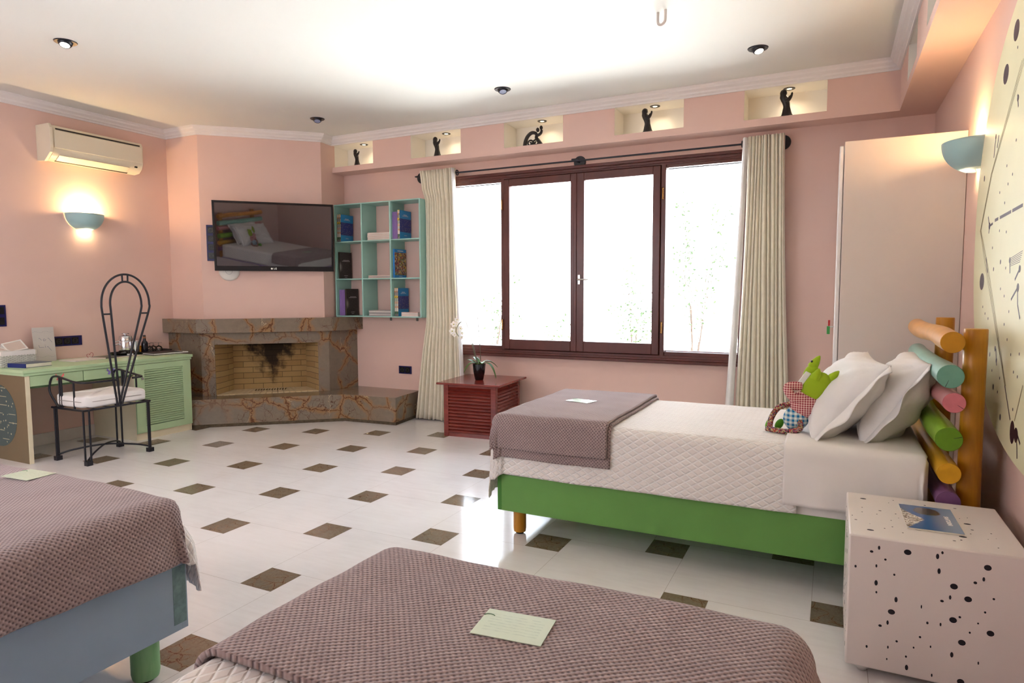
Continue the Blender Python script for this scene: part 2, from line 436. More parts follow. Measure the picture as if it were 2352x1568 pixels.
# ------------------------------------------------------------------ shell
tag(MB().box((XL-.1, YB-.1, ZC), (XR+.1, YF+.3, ZC+.12)).build('ceiling', m_ceil), **S_)
tag(MB().box((XL-.15, YB-.1, 0), (XL, YF+.28, ZC)).build('wall_left', m_wall), **S_)
tag(MB().box((XL, YB-.12, 0), (XR+.12, YB, ZC)).build('wall_back', m_wall), **S_)
WX0, WX1, WZ0, WZ1 = -3.66, -.68, .735, 2.53
g = MB(); Y1 = 6.15
g.box((XL, YF, 0), (WX0, Y1, ZS)); g.box((WX1, YF, 0), (XR+.12, Y1, ZS))
g.box((WX0, YF, 0), (WX1, Y1, WZ0)); g.box((WX0, YF, WZ1), (WX1, Y1, ZS))
# projecting beam with lit niches
g.box((-5.03, BF, ZS), (XR, Y1, ZN0)); g.box((-5.03, BF, ZN1), (XR, Y1, ZC)); g.box((XL, YF, ZS), (-5.03, Y1, ZC))
nich = [(-5.015, -4.446), (-3.958, -3.359), (-2.877, -2.268), (-1.779, -1.175), (-.692, -.086)]
xs = [-5.03]+[q for n_ in nich for q in n_]+[XR]
for k in range(0, len(xs), 2): g.box((xs[k], BF, ZN0), (xs[k+1], 5.93, ZN1))
g.box((-5.03, 5.93, ZN0), (XR, Y1, ZN1))
E = .0004
g.mat(1)
for x0, x1 in nich:
    q = [((x0, BF, ZN0+E), (x1, BF, ZN0+E), (x1, 5.93, ZN0+E), (x0, 5.93, ZN0+E)), ((x0, BF, ZN1-E), (x0, 5.93, ZN1-E), (x1, 5.93, ZN1-E), (x1, BF, ZN1-E)),
         ((x0, 5.93-E, ZN0), (x1, 5.93-E, ZN0), (x1, 5.93-E, ZN1), (x0, 5.93-E, ZN1)), ((x0+E, BF, ZN0), (x0+E, 5.93, ZN0), (x0+E, 5.93, ZN1), (x0+E, BF, ZN1)),
         ((x1-E, BF, ZN0), (x1-E, BF, ZN1), (x1-E, 5.93, ZN1), (x1-E, 5.93, ZN0))]
    for p in q: g.poly(p)
tag(g.build('wall_front', [m_wall, m_niche]), **S_)
g = MB()
g.box((XR, YB, 0), (XR+.12, YF, ZC))
g.box((BX, YB, ZS), (XR, BF, ZN0)); g.box((BX, YB, ZN1), (XR, BF, ZC)); g.box((.60, YB, ZN0), (XR, BF, ZN1))
rn = [(4.60, 5.13), (3.55, 4.13), (2.45, 3.05), (1.4, 2.0)]
ys = [BF]+[q for n_ in rn for q in n_[::-1]]+[YB]
for k in range(0, len(ys), 2): g.box((BX, ys[k+1], ZN0), (.60, ys[k], ZN1))
g.mat(1)
for y0, y1 in rn:
    for p in (((BX, y0, ZN0+E), (.6, y0, ZN0+E), (.6, y1, ZN0+E), (BX, y1, ZN0+E)), ((BX, y0, ZN1-E), (BX, y1, ZN1-E), (.6, y1, ZN1-E), (.6, y0, ZN1-E)),
              ((.6-E, y0, ZN0), (.6-E, y0, ZN1), (.6-E, y1, ZN1), (.6-E, y1, ZN0)), ((BX, y0+E, ZN0), (BX, y0+E, ZN1), (.6, y0+E, ZN1), (.6, y0+E, ZN0)),
              ((BX, y1-E, ZN0), (.6, y1-E, ZN0), (.6, y1-E, ZN1), (BX, y1-E, ZN1))): g.poly(p)
tag(g.build('wall_right', [m_wall, m_niche]), **S_)
# chimney breast above the mantel
TB = Vector((-5.87, 4.63)); TT = Vector((.727, .686)); TN = Vector((.686, -.727))
def D(t, off, z): p = TB+TT*t+TN*off; return (p.x, p.y, z)
def D2(t, off): p = TB+TT*t+TN*off; return (p.x, p.y)
g = MB().prism([(XL, 4.63), (-5.87, 4.63), (-4.99, 5.46), (-5.01, BF), (-5.03, YF), (XL, YF)], 1.09, ZC)
tag(g.build('wall_chimney', m_wall), **S_)
# crown moulding swept along the wall tops
def crown(path, closed=False):
    prof = [(0, ZN1-.005), (.012, ZN1-.005), (.014, ZN1+.008), (.03, ZN1+.016), (.036, ZN1+.03), (.058, ZN1+.044), (.064, ZN1+.058), (.078, ZC-.006), (.078, ZC)]
    pts = [Vector((p[0], p[1])) for p in path]; vs = []; n = len(pts); m = len(prof)
    for i, p in enumerate(pts):
        def nrm(a, b): d = (b-a).normalized(); return Vector((d.y, -d.x))
        if i == 0: o = nrm(pts[0], pts[1]); k = 1
        elif i == n-1: o = nrm(pts[-2], pts[-1]); k = 1
        else:
            a, b = nrm(pts[i-1], p), nrm(p, pts[i+1]); o = (a+b).normalized(); k = 1/max(.3, o.dot(a))
        for r, z in prof: vs.append((p.x+o.x*r*k, p.y+o.y*r*k, z))
    fs = [(i*m+j, (i+1)*m+j, (i+1)*m+j+1, i*m+j+1) for i in range(n-1) for j in range(m-1)]
    return MB().add(vs, fs)
cpath = [(XL, YB), (XL, 4.63), (-5.87, 4.63), (-4.99, 5.46), (-5.015, BF), (BX, BF), (BX, YB)]
tag(crown(cpath).build('trim_1', m_crown, smooth=25), **S_)
tag(MB().box((XL, 1.5, 0), (XL+.015, 4.34, .105)).build('baseboard_left', m_base, bevel=.003), **S_)
tag(MB().box((-3.97, YF-.015, 0), (.03, YF, .10)).build('baseboard_front', m_base, bevel=.003), **S_)

# ------------------------------------------------------------------ window
win = tag(thing('window_1', (-2.19, YF, WZ0), None, None), kind='structure')
g = MB(); y0, y1 = YF-.045, YF+.06
X0, X1 = WX0-.09, WX1+.09
g.box((X0, y0, WZ0-.025), (X1, y1, WZ0+.045)); g.box((X0, YF+.002, WZ0+.045), (X1, y1, WZ0+.07)); g.box((X0, YF+.002, WZ1-.085), (X1, y1, WZ1-.06)); g.box((-2.225, YF+.002, WZ0+.07), (-2.185, y1, WZ1-.085)); g.box((-2.962, YF+.002, WZ0+.07), (-2.94, y1, WZ1-.085)); g.box((-1.42, YF+.002, WZ0+.07), (-1.398, y1, WZ1-.085)); g.box((X0, y0-.02, WZ0-.028), (X1, y0, WZ0+.0)); g.box((X0, y0-.012, WZ0+.0), (X1, y0, WZ0+.022))
g.box((X0, y0, WZ1-.06), (X1, y1, WZ1+.008)); g.box((X0, y0-.010, WZ1-.045), (X1, y0, WZ1-.02)); g.box((X0, y0-.02, WZ1-.02), (X1, y0, WZ1+.008))
for a, b in ((X0, WX0+.045), (-3.0, -2.962), (-1.398, -1.357), (WX1-.045, X1)): g.box((a, y0, WZ0+.03), (b, y1, WZ1-.05))
g.box((WX0, y1-.03, WZ0+.04), (-3.0, y1, WZ0+.08)); g.box((-1.357, y1-.03, WZ0+.04), (WX1, y1, WZ0+.085))
g.box((WX0, y0+.01, WZ0+.04), (-3.0, y1, WZ0+.078)); g.box((-1.357, y0+.01, WZ0+.04), (WX1, y1, WZ0+.078)); g.box((WX0, y0+.01, WZ1-.085), (-3.0, y1, WZ1-.05)); g.box((-1.357, y0+.01, WZ1-.085), (WX1, y1, WZ1-.05))
g.build('window_frame', m_mahog, win, bevel=.006)
for a, b in ((WX0+.04, -2.995), (-1.362, WX1-.04)): MB().box((a, YF+.02, WZ0+.07), (b, YF+.026, WZ1-.07)).build('window_pane', m_glass, win)
for k, (a, b, ga, gb) in enumerate(((-2.958, -2.208, -2.902, -2.252), (-2.20, -1.402, -2.118, -1.468))):
    g = MB(); z0, z1, gz0, gz1 = WZ0+.05, WZ1-.065, .883, 2.393; ys0, ys1 = YF-.06, YF+.0
    g.box((a, ys0, z0), (ga, ys1, z1)); g.box((gb, ys0, z0), (b, ys1, z1)); g.box((ga, ys0, z0), (gb, ys1, gz0)); g.box((ga, ys0, gz1), (gb, ys1, z1))
    if k == 1: g.box((a-.018, ys0-.008, z0), (a+.012, ys0, z1))
    sh = g.build('window_sash', m_mahog, win, bevel=.005)
    MB().box((ga-.005, YF-.03, gz0-.005), (gb+.005, YF-.024, gz1+.005)).build('window_pane', m_glass, sh)
    if k == 1:
        h_ = MB().box((-2.172, ys0-.012, 1.425), (-2.148, ys0, 1.515)); h_.tube([(-2.16, ys0-.01, 1.47), (-2.16, ys0-.045, 1.47), (-2.15, ys0-.05, 1.47), (-2.05, ys0-.05, 1.47)], .0075, 10)
        h_.build('handle', m_steel, sh, bevel=.002, smooth=40)
for x, z in ((-2.98, 2.22), (-2.98, 1.03), (-1.378, 2.22), (-1.378, 1.03)):
    g = MB().cyl((x, YF-.062, z-.04), (x, YF-.062, z+.04), .007, 10); g.ell((x, YF-.062, z+.045), (.009,)*3, 8, 6); g.ell((x, YF-.062, z-.045), (.009,)*3, 8, 6)
    g.build('hinge', mat('brass', (190, 140, 80), .25, 1) if (x, z) == (-2.98, 2.22) else bpy.data.materials['brass'], win, smooth=40)
w2 = MB(); w2.box((-5.6, YB, .55), (-2.3, YB+.04, .65)); w2.box((-5.6, YB, 2.55), (-2.3, YB+.04, 2.65))
for x in (-5.6, -4.0, -2.38): w2.box((x, YB, .65), (x+.08, YB+.04, 2.55))
w2 = tag(w2.build('added_fill_window', m_mahog), **S_)  # unseen window added on the back wall to frame the fill light
for a, b in ((-5.52, -4.0), (-3.92, -2.38)): MB().box((a, YB+.001, .65), (b, YB+.01, 2.55)).build('window_pane', emit('bright_daylit_pane' if a < -5 else 'fill_glow_pane_b', (236, 242, 255), 1.0), w2)  # glowing panes added to go with the rear fill light

# ------------------------------------------------------------------ fireplace
fp = thing('fireplace', (-5.4, 5.1, 0), 'brown veined marble corner fireplace with brick firebox and raised hearth', 'fireplace')
MB().prism([(XL, 4.34), (-5.75, 4.34), (-4.60, 5.30), (-3.97, 5.34), (-4.03, YF), (XL, YF)], .03, .285).build('hearth', m_marble, fp, bevel=.004)
MB().prism([(XL, 4.35), (-5.745, 4.35), (-4.60, 5.305), (-3.975, 5.345), (-4.035, YF), (XL, YF)], 0, .03).build('hearth_plinth', mat('dirty_dark_grout', (92, 80, 62), .9, var=.3, vs=30), fp)
MB().prism([(XL, 4.50), D2(-.06, .12), D2(1.287, .13), (-4.80, YF), (XL, YF)], .945, 1.09).build('mantel', m_marble, fp, bevel=.003)
so = .06; FA, FB_ = D2(-.03, so), D2(1.245, so)
g = MB()
g.prism([D2(-.03, so), D2(.1, so), D2(.1, -.02), D2(-.0, -.02)], .285, .945); g.prism([D2(1.13, so), D2(1.245, so), D2(1.22, -.02), D2(1.13, -.02)], .285, .945)
g.prism([D2(.1, so), D2(1.13, so), D2(1.13, -.02), D2(.1, -.02)], .82, .945)
g.build('surround', m_marble, fp, bevel=.002)
MB().prism([(XL, FA[1]), FA, D2(0, -.02), (XL, 4.66)], .285, .945).build('surround_side', m_marble, fp, bevel=.002)
MB().prism([FB_, (-4.885, YF), (-4.99, YF), D2(1.2, -.02)], .285, .945).build('surround_side', m_marble, fp, bevel=.002)
g = MB(); bt0, bt1, bo, z0, z1, zb = .23, 1.0, -.33, .287, .82, .80
g.mat(0).quaduv([D(bt0, bo, z0), D(bt1, bo, z0), D(bt1, bo, zb), D(bt0, bo, zb)], bt1-bt0+.1, zb-z0)
g.mat(1).quaduv([D(.1, so-.01, z0), D(bt0, bo, z0), D(bt0, bo, zb), D(.1, so-.01, z1)], .42, z1-z0)
g.mat(1).quaduv([D(bt1, bo, z0), D(1.13, so-.01, z0), D(1.13, so-.01, z1), D(bt1, bo, zb)], .42, z1-z0)
g.mat(0).quaduv([D(.1, so-.01, z1), D(bt0, bo, zb), D(bt1, bo, zb), D(1.13, so-.01, z1)], .1, .1)
g.build('firebox', [m_brick, m_brickside], fp)
g = MB(); N_ = 17
for k in range(N_):
    a0, a1 = k/N_, (k+1)/N_
    f0, f1 = .1+1.03*a0+.003, .1+1.03*a1-.003; c0, c1 = bt0+(bt1-bt0)*a0+.003, bt0+(bt1-bt0)*a1-.003
    g.prism([D2(f0, so-.02), D2(f1, so-.02), D2(c1, bo+.01), D2(c0, bo+.01)], .28, .292)
g.build('firebrick_floor', m_brickfloor, fp)
g = MB()
for k in range(12): 
    t = .46+k*.028; g.prism([D2(t, -.26), D2(t+.015, -.26), D2(t+.013, -.15), D2(t-.002, -.15)], .290, .294)
g.build('ash_grate', m_blackp, fp)

# ------------------------------------------------------------------ television, router disc, sockets on the chimney breast
tv = thing('television', D(.72, .06, 1.60), 'large black flat television mounted above the fireplace', 'television')
T0, T1, Z0, Z1 = .135, 1.316, 1.590, 2.300
def dbox(g, t0, t1, o0, o1, z0, z1):
    p = Vector(D(t0, o0, z0)); return g.obox(p, Vector((TT.x, TT.y, 0))*(t1-t0), Vector((TN.x, TN.y, 0))*(o1-o0), (0, 0, z1-z0))
g = MB(); bz = .022
dbox(g, T0, T1, .055, .095, Z0, Z0+.05); dbox(g, T0, T1, .055, .095, Z1-bz, Z1); dbox(g, T0, T0+bz, .055, .095, Z0+.05, Z1-bz); dbox(g, T1-bz, T1, .055, .095, Z0+.05, Z1-bz)
dbox(g, T0+.01, T1-.01, .045, .085, Z0+.01, Z1-.01)
g.build('bezel', m_blackp, tv, bevel=.002)
g = MB(); dbox(g, T0+bz, T1-bz, .085, .088, Z0+.05, Z1-bz); g.build('screen', m_scr, tv)
g = MB(); dbox(g, .45, .95, 0, .046, 1.78, 2.1); g.build('wall_bracket', m_blackp, tv)
c = Vector(D(.715, .0955, Z0+.026)); M4 = Matrix((Vector((TT.x, TT.y, 0)), Vector((0, 0, 1)), Vector((TN.x, TN.y, 0)))).transposed().to_4x4()
g = MB(); g.cyl(c-Vector((TT.x, TT.y, 0))*.03, c-Vector((TT.x, TT.y, 0))*.03+Vector((TN.x, TN.y, 0))*.0006, .010, 20)
M5 = Matrix.Translation(c+Vector((TT.x, TT.y, 0))*.004)@M4; g.text('LG', .026, .0004, M5, .0006); g.build('logo', mat('logo_white', (235, 235, 225), .4), tv)
tv.rotation_mode = 'QUATERNION'; tv.rotation_quaternion = (Matrix.Rotation(math.radians(2.3), 3, 'Z')@Matrix.Rotation(math.radians(7.2), 3, Vector((TT.x, TT.y, 0)))).to_quaternion()   # tipped down towards the beds
ap = thing('wireless_router', D(.262, 0, 1.585), 'round white disc on the wall, half hidden by the television', 'router')
nn = Vector((TN.x, TN.y, 0))
g = MB().lathe([(0, .034), (.05, .034), (.085, .026), (.1, .01), (.1, 0)], D(.262, .001, 1.585), 32, nn); g.build('housing', m_white, ap, smooth=50)
g = MB(); cc = Vector(D(.262, .035, 1.585)); tt_ = Vector((TT.x, TT.y, 0)); g.tube([cc+tt_*math.cos(a)*.032+Vector((0, 0, 1))*math.sin(a)*.032 for a in [2*PI*k/24 for k in range(24)]], .0012, 6, closed=True); g.build('ring', mat('grey_line', (150, 145, 150)), ap)

def socket(c, ud, vd, nd, n, pitch, w, h, label, group=None, blanks=(), name='wall_socket', along='u'):
    """blue-framed strip of n dark modules; c centre, ud/vd/nd unit vectors"""
    c, ud, vd, nd = map(Vector, (c, ud, vd, nd)); r = thing(name, tuple(c), label, 'socket', group)
    g = MB(); g.obox(c-ud*w/2-vd*h/2, ud*w, vd*h, nd*.010); g.build('faceplate', m_navy, r, bevel=.002)
    for k in range(n):
        d = (k-(n-1)/2)*pitch; p = c+(ud if along == 'u' else vd)*d+nd*.010; s2 = .031
        g = MB(); g.obox(p-ud*s2-vd*s2, ud*s2*2, vd*s2*2, nd*.003)
        ins = g.build('socket_insert', m_blackp, r, bevel=.001)
        if k not in blanks:
            g = MB(); g.lathe([(.0205, .0045), (.0205, .0036), (.0185, .0036), (.0185, .0045), (.0205, .0045)], p, 20, nd)
            for q in (-.0095, .0095): g.cyl(p+ud*q+nd*.003, p+ud*q+nd*.0038, .003, 8)
            g.build('contacts', mat('contact_grey', (70, 72, 60), .4) if 'contact_grey' not in bpy.data.materials else bpy.data.materials['contact_grey'], ins)
X_, Y_, Z_ = Vector((1, 0, 0)), Vector((0, 1, 0)), Vector((0, 0, 1))
socket((XL, 3.535, .921), Y_, Z_, X_, 3, .071, .27, .09, 'blue triple wall socket between the name card and the black chair')
socket((XL, 3.01, 1.17), Y_, Z_, X_, 2, .09, .092, .183, 'blue upright double switch plate at the left picture edge', blanks=(0, 1), along='v')
socket((-4.22, YF, .503), X_, Z_, -Y_, 2, .071, .168, .086, 'blue double wall socket above the marble hearth beside the curtain')
tdir = Vector((TT.x, TT.y, 0))
socket(D(.10, 0, 1.875), tdir, Z_, nn, 4, .088, .09, .37, 'blue upright socket strip peeking out left of the television', along='v')

# ------------------------------------------------------------------ air conditioner
ac = thing('air_conditioner', (XL, 3.8, 2.53), 'white split air conditioner high on the left wall', 'air conditioner')
prof = [(0, 2.545), (.06, 2.532), (.13, 2.540), (.175, 2.575), (.195, 2.62), (.2, 2.79), (.185, 2.825), (.15, 2.835), (0, 2.835)]
def extr_y(g, prof, y0, y1, x0=XL):
    n = len(prof); vs = [(x0+p[0], y0, p[1]) for p in prof]+[(x0+p[0], y1, p[1]) for p in prof]
    return g.add(vs, [tuple(range(n)), tuple(range(n, 2*n))[::-1]]+[(i, i+n, (i+1) % n+n, (i+1) % n) for i in range(n)])
extr_y(MB(), prof, 3.40, 4.235).build('body', m_ac, ac, bevel=.006, smooth=35)
MB().box((XL+.2, 3.415, 2.632), (XL+.207, 4.22, 2.785)).build('front_panel', m_ac, ac, bevel=.003)
MB().box((XL+.12, 3.43, 2.79), (XL+.203, 4.20, 2.803)).build('intake_grille', m_acdark, ac)
g = MB(); g.obox((XL+.125, 3.46, 2.538), (0, .64, 0), (.055, 0, .042), (.006, 0, -.006)); g.build('louvre_flap', m_ac, ac, bevel=.002)
g = MB(); g.obox((XL+.112, 3.455, 2.529), (0, .66, 0), (.012, 0, .006), (.002, 0, -.003)); g.build('outlet_slot', m_acdark, ac)
MB().box((XL+.181, 4.15, 2.583), (XL+.192, 4.175, 2.597)).build('display', m_blackp, ac)
extr_y(MB(), [(0, 2.53), (.11, 2.52), (.20, 2.59), (.212, 2.63), (.212, 2.80), (.19, 2.838), (0, 2.838)], 3.375, 3.40).build('side_cap', m_ac, ac, bevel=.004)

# ------------------------------------------------------------------ wall uplighter sconces
def sconce(p, nd, label, pw=1.0):
    p, nd = Vector(p), Vector(nd); sd = nd.cross(Z_).normalized(); r = thing('wall_lamp', tuple(p), label, 'wall lamp', 'teal ceramic uplighters')
    R_, H_ = .165, .145
    def fn(u, v):
        a = -PI/2+PI*u; k = 1-v
        rr = R_*math.sqrt(max(0, 1-(v*.93)**2.1)); return p+nd*(.004+rr*math.cos(a)*.97)+sd*rr*math.sin(a)-Z_*H_*v
    g = MB().grid(fn, 28, 12); g.build('lamp_shade', m_sconce, r, smooth=60, solid=.007)
    g = MB(); g.obox(p-sd*.05-Z_*.11, sd*.1, nd*.012, Z_*.09); g.build('back_plate', m_white, r)
    g = MB().ell(p+nd*.07-Z_*.05, (.028, .028, .04)); g.build('bulb', m_bulb, r, smooth=60)
    g = MB().lathe([(0, 0), (.04, 0)], p+nd*.05-Z_*.130, 16); g.build('lower_glass', m_bulb, r)
    l = bpy.data.lights.new('sconce_light', 'POINT'); l.energy = 14.0*pw; l.color = (1, .64, .30); l.shadow_soft_size = .03
    o = bpy.data.objects.new('sconce_light', l); COL.objects.link(o); o.parent = r; o.location = nd*.075+Z_*.02
    l = bpy.data.lights.new('sconce_light', 'POINT'); l.energy = .8*pw; l.color = (1, .78, .5); l.shadow_soft_size = .02
    o = bpy.data.objects.new('sconce_light', l); COL.objects.link(o); o.parent = r; o.location = nd*.05-Z_*.165
sconce((XL, 3.745, 2.10), (1, 0, 0), 'teal bowl wall lamp on the left wall under the air conditioner')
sconce((XR, 4.08, 2.11), (-1, 0, 0), 'teal bowl wall lamp on the right wall beside the cream panel', .55)

# ------------------------------------------------------------------ ceiling spots and hook
def ceil_spot(x, y, label, on):
    r = thing('ceiling_spotlight', (x, y, ZC), label, 'spotlight', 'black ceiling spots')
    g = MB().lathe([(.022, -.002), (.05, -.006), (.066, -.006), (.07, 0)], (x, y, ZC), 28); g.build('trim_ring', m_black, r, smooth=40)
    tl = Vector((.25, -.3, -1)).normalized(); c = Vector((x, y, ZC+.012))
    g = MB().lathe([(.045, 0), (.046, .012), (.042, .03), (.034, .042), (.030, .044), (.030, .040)], c, 24, tl); g.build('eyeball', m_black, r, smooth=50)
    g = MB().lathe([(0, .041), (.029, .041)], c, 20, tl); g.build('lamp_face', m_spotglow if on else m_dimglow, r)
    if on:
        l = bpy.data.lights.new('spot_light', 'SPOT'); l.energy = on; l.spot_size = 1.6; l.spot_blend = .8; l.color = (1, .85, .66); l.shadow_soft_size = .03
        o = bpy.data.objects.new('spot_light', l); COL.objects.link(o); o.parent = r; o.location = (0, 0, -.06)
ceil_spot(-4.70, 2.717, 'lit black ceiling spotlight nearest the upper left corner', 14)
ceil_spot(-4.567, 4.965, 'black ceiling spotlight in front of the chimney breast', 0)
ceil_spot(-2.535, 4.965, 'black ceiling spotlight above the window centre', 0)
ceil_spot(-.524, 4.965, 'black ceiling spotlight nearest the right beam', 14)
hk = MB(); hx, hy = -.985, 4.06
hp = [(-.021, 0, 0), (-.021, 0, -.05), (-.015, 0, -.068), (0, 0, -.076), (.015, 0, -.068), (.021, 0, -.05), (.021, 0, 0)]
hk.tube(smoothpath([(hx+p[0]*1.2, hy-p[0]*.5, ZC+p[2]*1.05) for p in hp], 5), .0085, 12)
tag(hk.build('ceiling_hook', mat('hook_grey', (205, 195, 190), .5), smooth=60, off=(hx, hy, ZC)), 'small grey U-shaped hook hanging from the ceiling', 'hook')
# small downlights in the niches
nlab = ['first niche from the left, over a small statue', 'second niche from the left', 'middle niche over the crescent sculpture', 'fourth niche from the left', 'rightmost niche, over the tallest-looking statue']
nx = [-4.66, -3.60, -2.53, -1.45, -.365]
for x, lb in zip(nx, nlab):
    r = thing('niche_downlight', (x, 5.78, ZN1), 'tiny round downlight in the '+lb, 'downlight', 'downlights in the wall niches')
    g = MB().lathe([(.019, -.004), (.042, -.005), (.045, 0)], (x, 5.78, ZN1), 24); g.build('trim_ring', m_black, r, smooth=40)
    g = MB().lathe([(0, -.003), (.0195, -.003)], (x, 5.78, ZN1), 20); g.build('lamp_face', m_bulb, r)
    l = bpy.data.lights.new('niche_light', 'SPOT'); l.energy = 2.2; l.spot_size = 2.6; l.spot_blend = .9; l.color = (1, .82, .58); l.shadow_soft_size = .02
    o = bpy.data.objects.new('niche_light', l); COL.objects.link(o); o.parent = r; o.location = (.02, .03, -.012)

# ------------------------------------------------------------------ statues
def skin_obj(name, nodes, edges, material, parent, off=(0, 0, 0), sub=2):
    bm = bmesh.new(); sk = bm.verts.layers.skin.verify(); vs = [bm.verts.new(Vector(n_[0])-Vector(off)) for n_ in nodes]; bm.verts.ensure_lookup_table()
    for a, b in edges: bm.edges.new((vs[a], vs[b]))
    for v_, n_ in zip(vs, nodes): v_[sk].radius = n_[1] if hasattr(n_[1], '__len__') else (n_[1], n_[1])
    vs[0][sk].use_root = True
    me = bpy.data.meshes.new(name); bm.to_mesh(me); bm.free(); me.materials.append(material)
    o = bpy.data.objects.new(name, me); COL.objects.link(o)
    if parent is not None: o.parent = parent
    m_ = o.modifiers.new('skin', 'SKIN'); m_.use_smooth_shade = True
    m_ = o.modifiers.new('sub', 'SUBSURF'); m_.levels = sub; m_.render_levels = sub
    return o
def statue(x, label, hgt, w=1.0):
    k = hgt/.215
    r = local('statue', (x, 5.735, ZN0+.001), label, 'statue', 'black carved figures in the niches')
    def loft(g, rows, n=20):
        """rows of (x, y, z, rx, ry): one continuous carved body"""
        rows = [tuple(q*k for q in row) for row in rows]; N = 6; out = []
        P = [rows[0]]+rows+[rows[-1]]
        for i in range(1, len(P)-2):
            for j in range(N):
                t = j/N; out.append([.5*((2*P[i][m])+(P[i+1][m]-P[i-1][m])*t+(2*P[i-1][m]-5*P[i][m]+4*P[i+1][m]-P[i+2][m])*t*t+(P[i+2][m]-3*P[i+1][m]+3*P[i][m]-P[i-1][m])*t**3) for m in range(5)])
        out.append(rows[-1])
        vs = [(q[0]+q[3]*math.cos(2*PI*i/n), q[1]+q[4]*math.sin(2*PI*i/n), q[2]) for q in out for i in range(n)]
        fs = [(j*n+i, j*n+(i+1) % n, (j+1)*n+(i+1) % n, (j+1)*n+i) for j in range(len(out)-1) for i in range(n)]
        fs += [tuple(range(n))[::-1], tuple(range((len(out)-1)*n, len(out)*n))]
        return g.add(vs, fs)
    g = loft(MB(), [(0, 0, 0, .046, .036), (0, 0, .012, .044, .034), (-.002, 0, .035, .036, .028), (-.003, 0, .06, .030, .022), (-.004, 0, .085, .025, .019), (-.008, 0, .11, .027, .020), (-.016, 0, .135, .031, .022), (-.024, 0, .155, .030, .022), (-.029, 0, .172, .024, .021), (-.028, 0, .19, .024, .022), (-.024, 0, .204, .020, .019), (-.020, 0, .212, .010, .010), (-.019, 0, .215, .002, .002)])
    g.ell((-.028*k, 0, .190*k), (.026*k, .023*k, .029*k), 16, 12)
    g.build('carved_figure', m_statue, r, smooth=60)
    MB().tube([((-.022+.013*math.cos(t))*k, -.0205*k, (.188+.017*math.sin(t))*k) for t in [2*PI*i/20 for i in range(20)]], .0032*k, 6, closed=True).build('hood_rim', m_statue, r, smooth=60)
    p = [(-.012, -.014, .118), (.010, -.018, .128), (.024, -.012, .148), (.032, -.006, .172), (.034, -.004, .190)]
    g = MB().tube(smoothpath([tuple(q*k for q in v_) for v_ in p], 5), [(.013-.0003*i)*k for i in range(17)]+[.008*k, .007*k, .005*k, .003*k], 12); g.build('raised_arm', m_statue, r, smooth=60)
    p = [(-.016, -.018, .140), (.004, -.022, .138), (.018, -.016, .150), (.026, -.010, .168)]
    g = MB().tube(smoothpath([tuple(q*k for q in v_) for v_ in p], 5), [.010*k]*12+[.009*k, .008*k, .006*k, .004*k], 12); g.build('raised_arm', m_statue, r, smooth=60)
    g = MB().tube([(math.cos(t)*.047*k, math.sin(t)*.036*k, (.010+.004*math.sin(t*6))*k) for t in [2*PI*i/36 for i in range(36)]], .004*k, 6, closed=True); g.build('robe_hem', m_statue, r, smooth=60)
    return r
statue(-4.72, 'black hooded figure statue in the leftmost wall niche', .185)
statue(-3.68, 'black praying figure statue in the second niche from left', .205)
statue(-1.50, 'black praying figure statue in the fourth niche, above the open curtain rod', .215)
statue(-.375, 'black praying figure statue in the rightmost wall niche', .22)
r = local('statue', (-2.60, 5.735, ZN0+.001), 'black crescent sculpture of a kissing couple with scrolls in the middle niche', 'statue', 'black carved figures in the niches')
arc = [(-.088+.0*1, 0, .0)]+[(-.088+.088*(1-math.cos(a))*.98, 0, .135*math.sin(a)) for a in [PI*k/14 for k in range(1, 8)]]+[(.035, 0, .115), (.06, 0, .12)]
g = MB().tube(smoothpath([(p[0], p[1], p[2]) for p in [(-.09, 0, .0), (-.085, 0, .05), (-.06, 0, .1), (-.02, 0, .128), (.02, 0, .122), (.04, 0, .10), (.075, 0, .115), (.085, 0, .145)]], 6), [.02-.008*k/42 for k in range(43)], 10)
g.ell((.045, 0, .150), (.018, .016, .021)); g.ell((.080, 0, .166), (.016, .015, .021))
g.tube(smoothpath([(.04, 0, .11), (.03, 0, .08), (.05, 0, .05), (.085, 0, .0)], 6), [.014+.006*k/18 for k in range(19)], 10)
g.build('entwined_figures', m_statue, r, smooth=60)
for sx, cx2 in ((1, -.035), (-1, .025)):
    sp = [(cx2+sx*math.cos(a)*(.034-.0035*a), 0, .032+math.sin(a)*(.034-.0035*a)) for a in [k*.4 for k in range(-3, 21)]]
    MB().tube(sp, .0085, 8).build('scroll', m_statue, r, smooth=60)
MB().box((-.095, -.022, 0), (.095, .022, .016)).build('base', m_statue, r, bevel=.004)

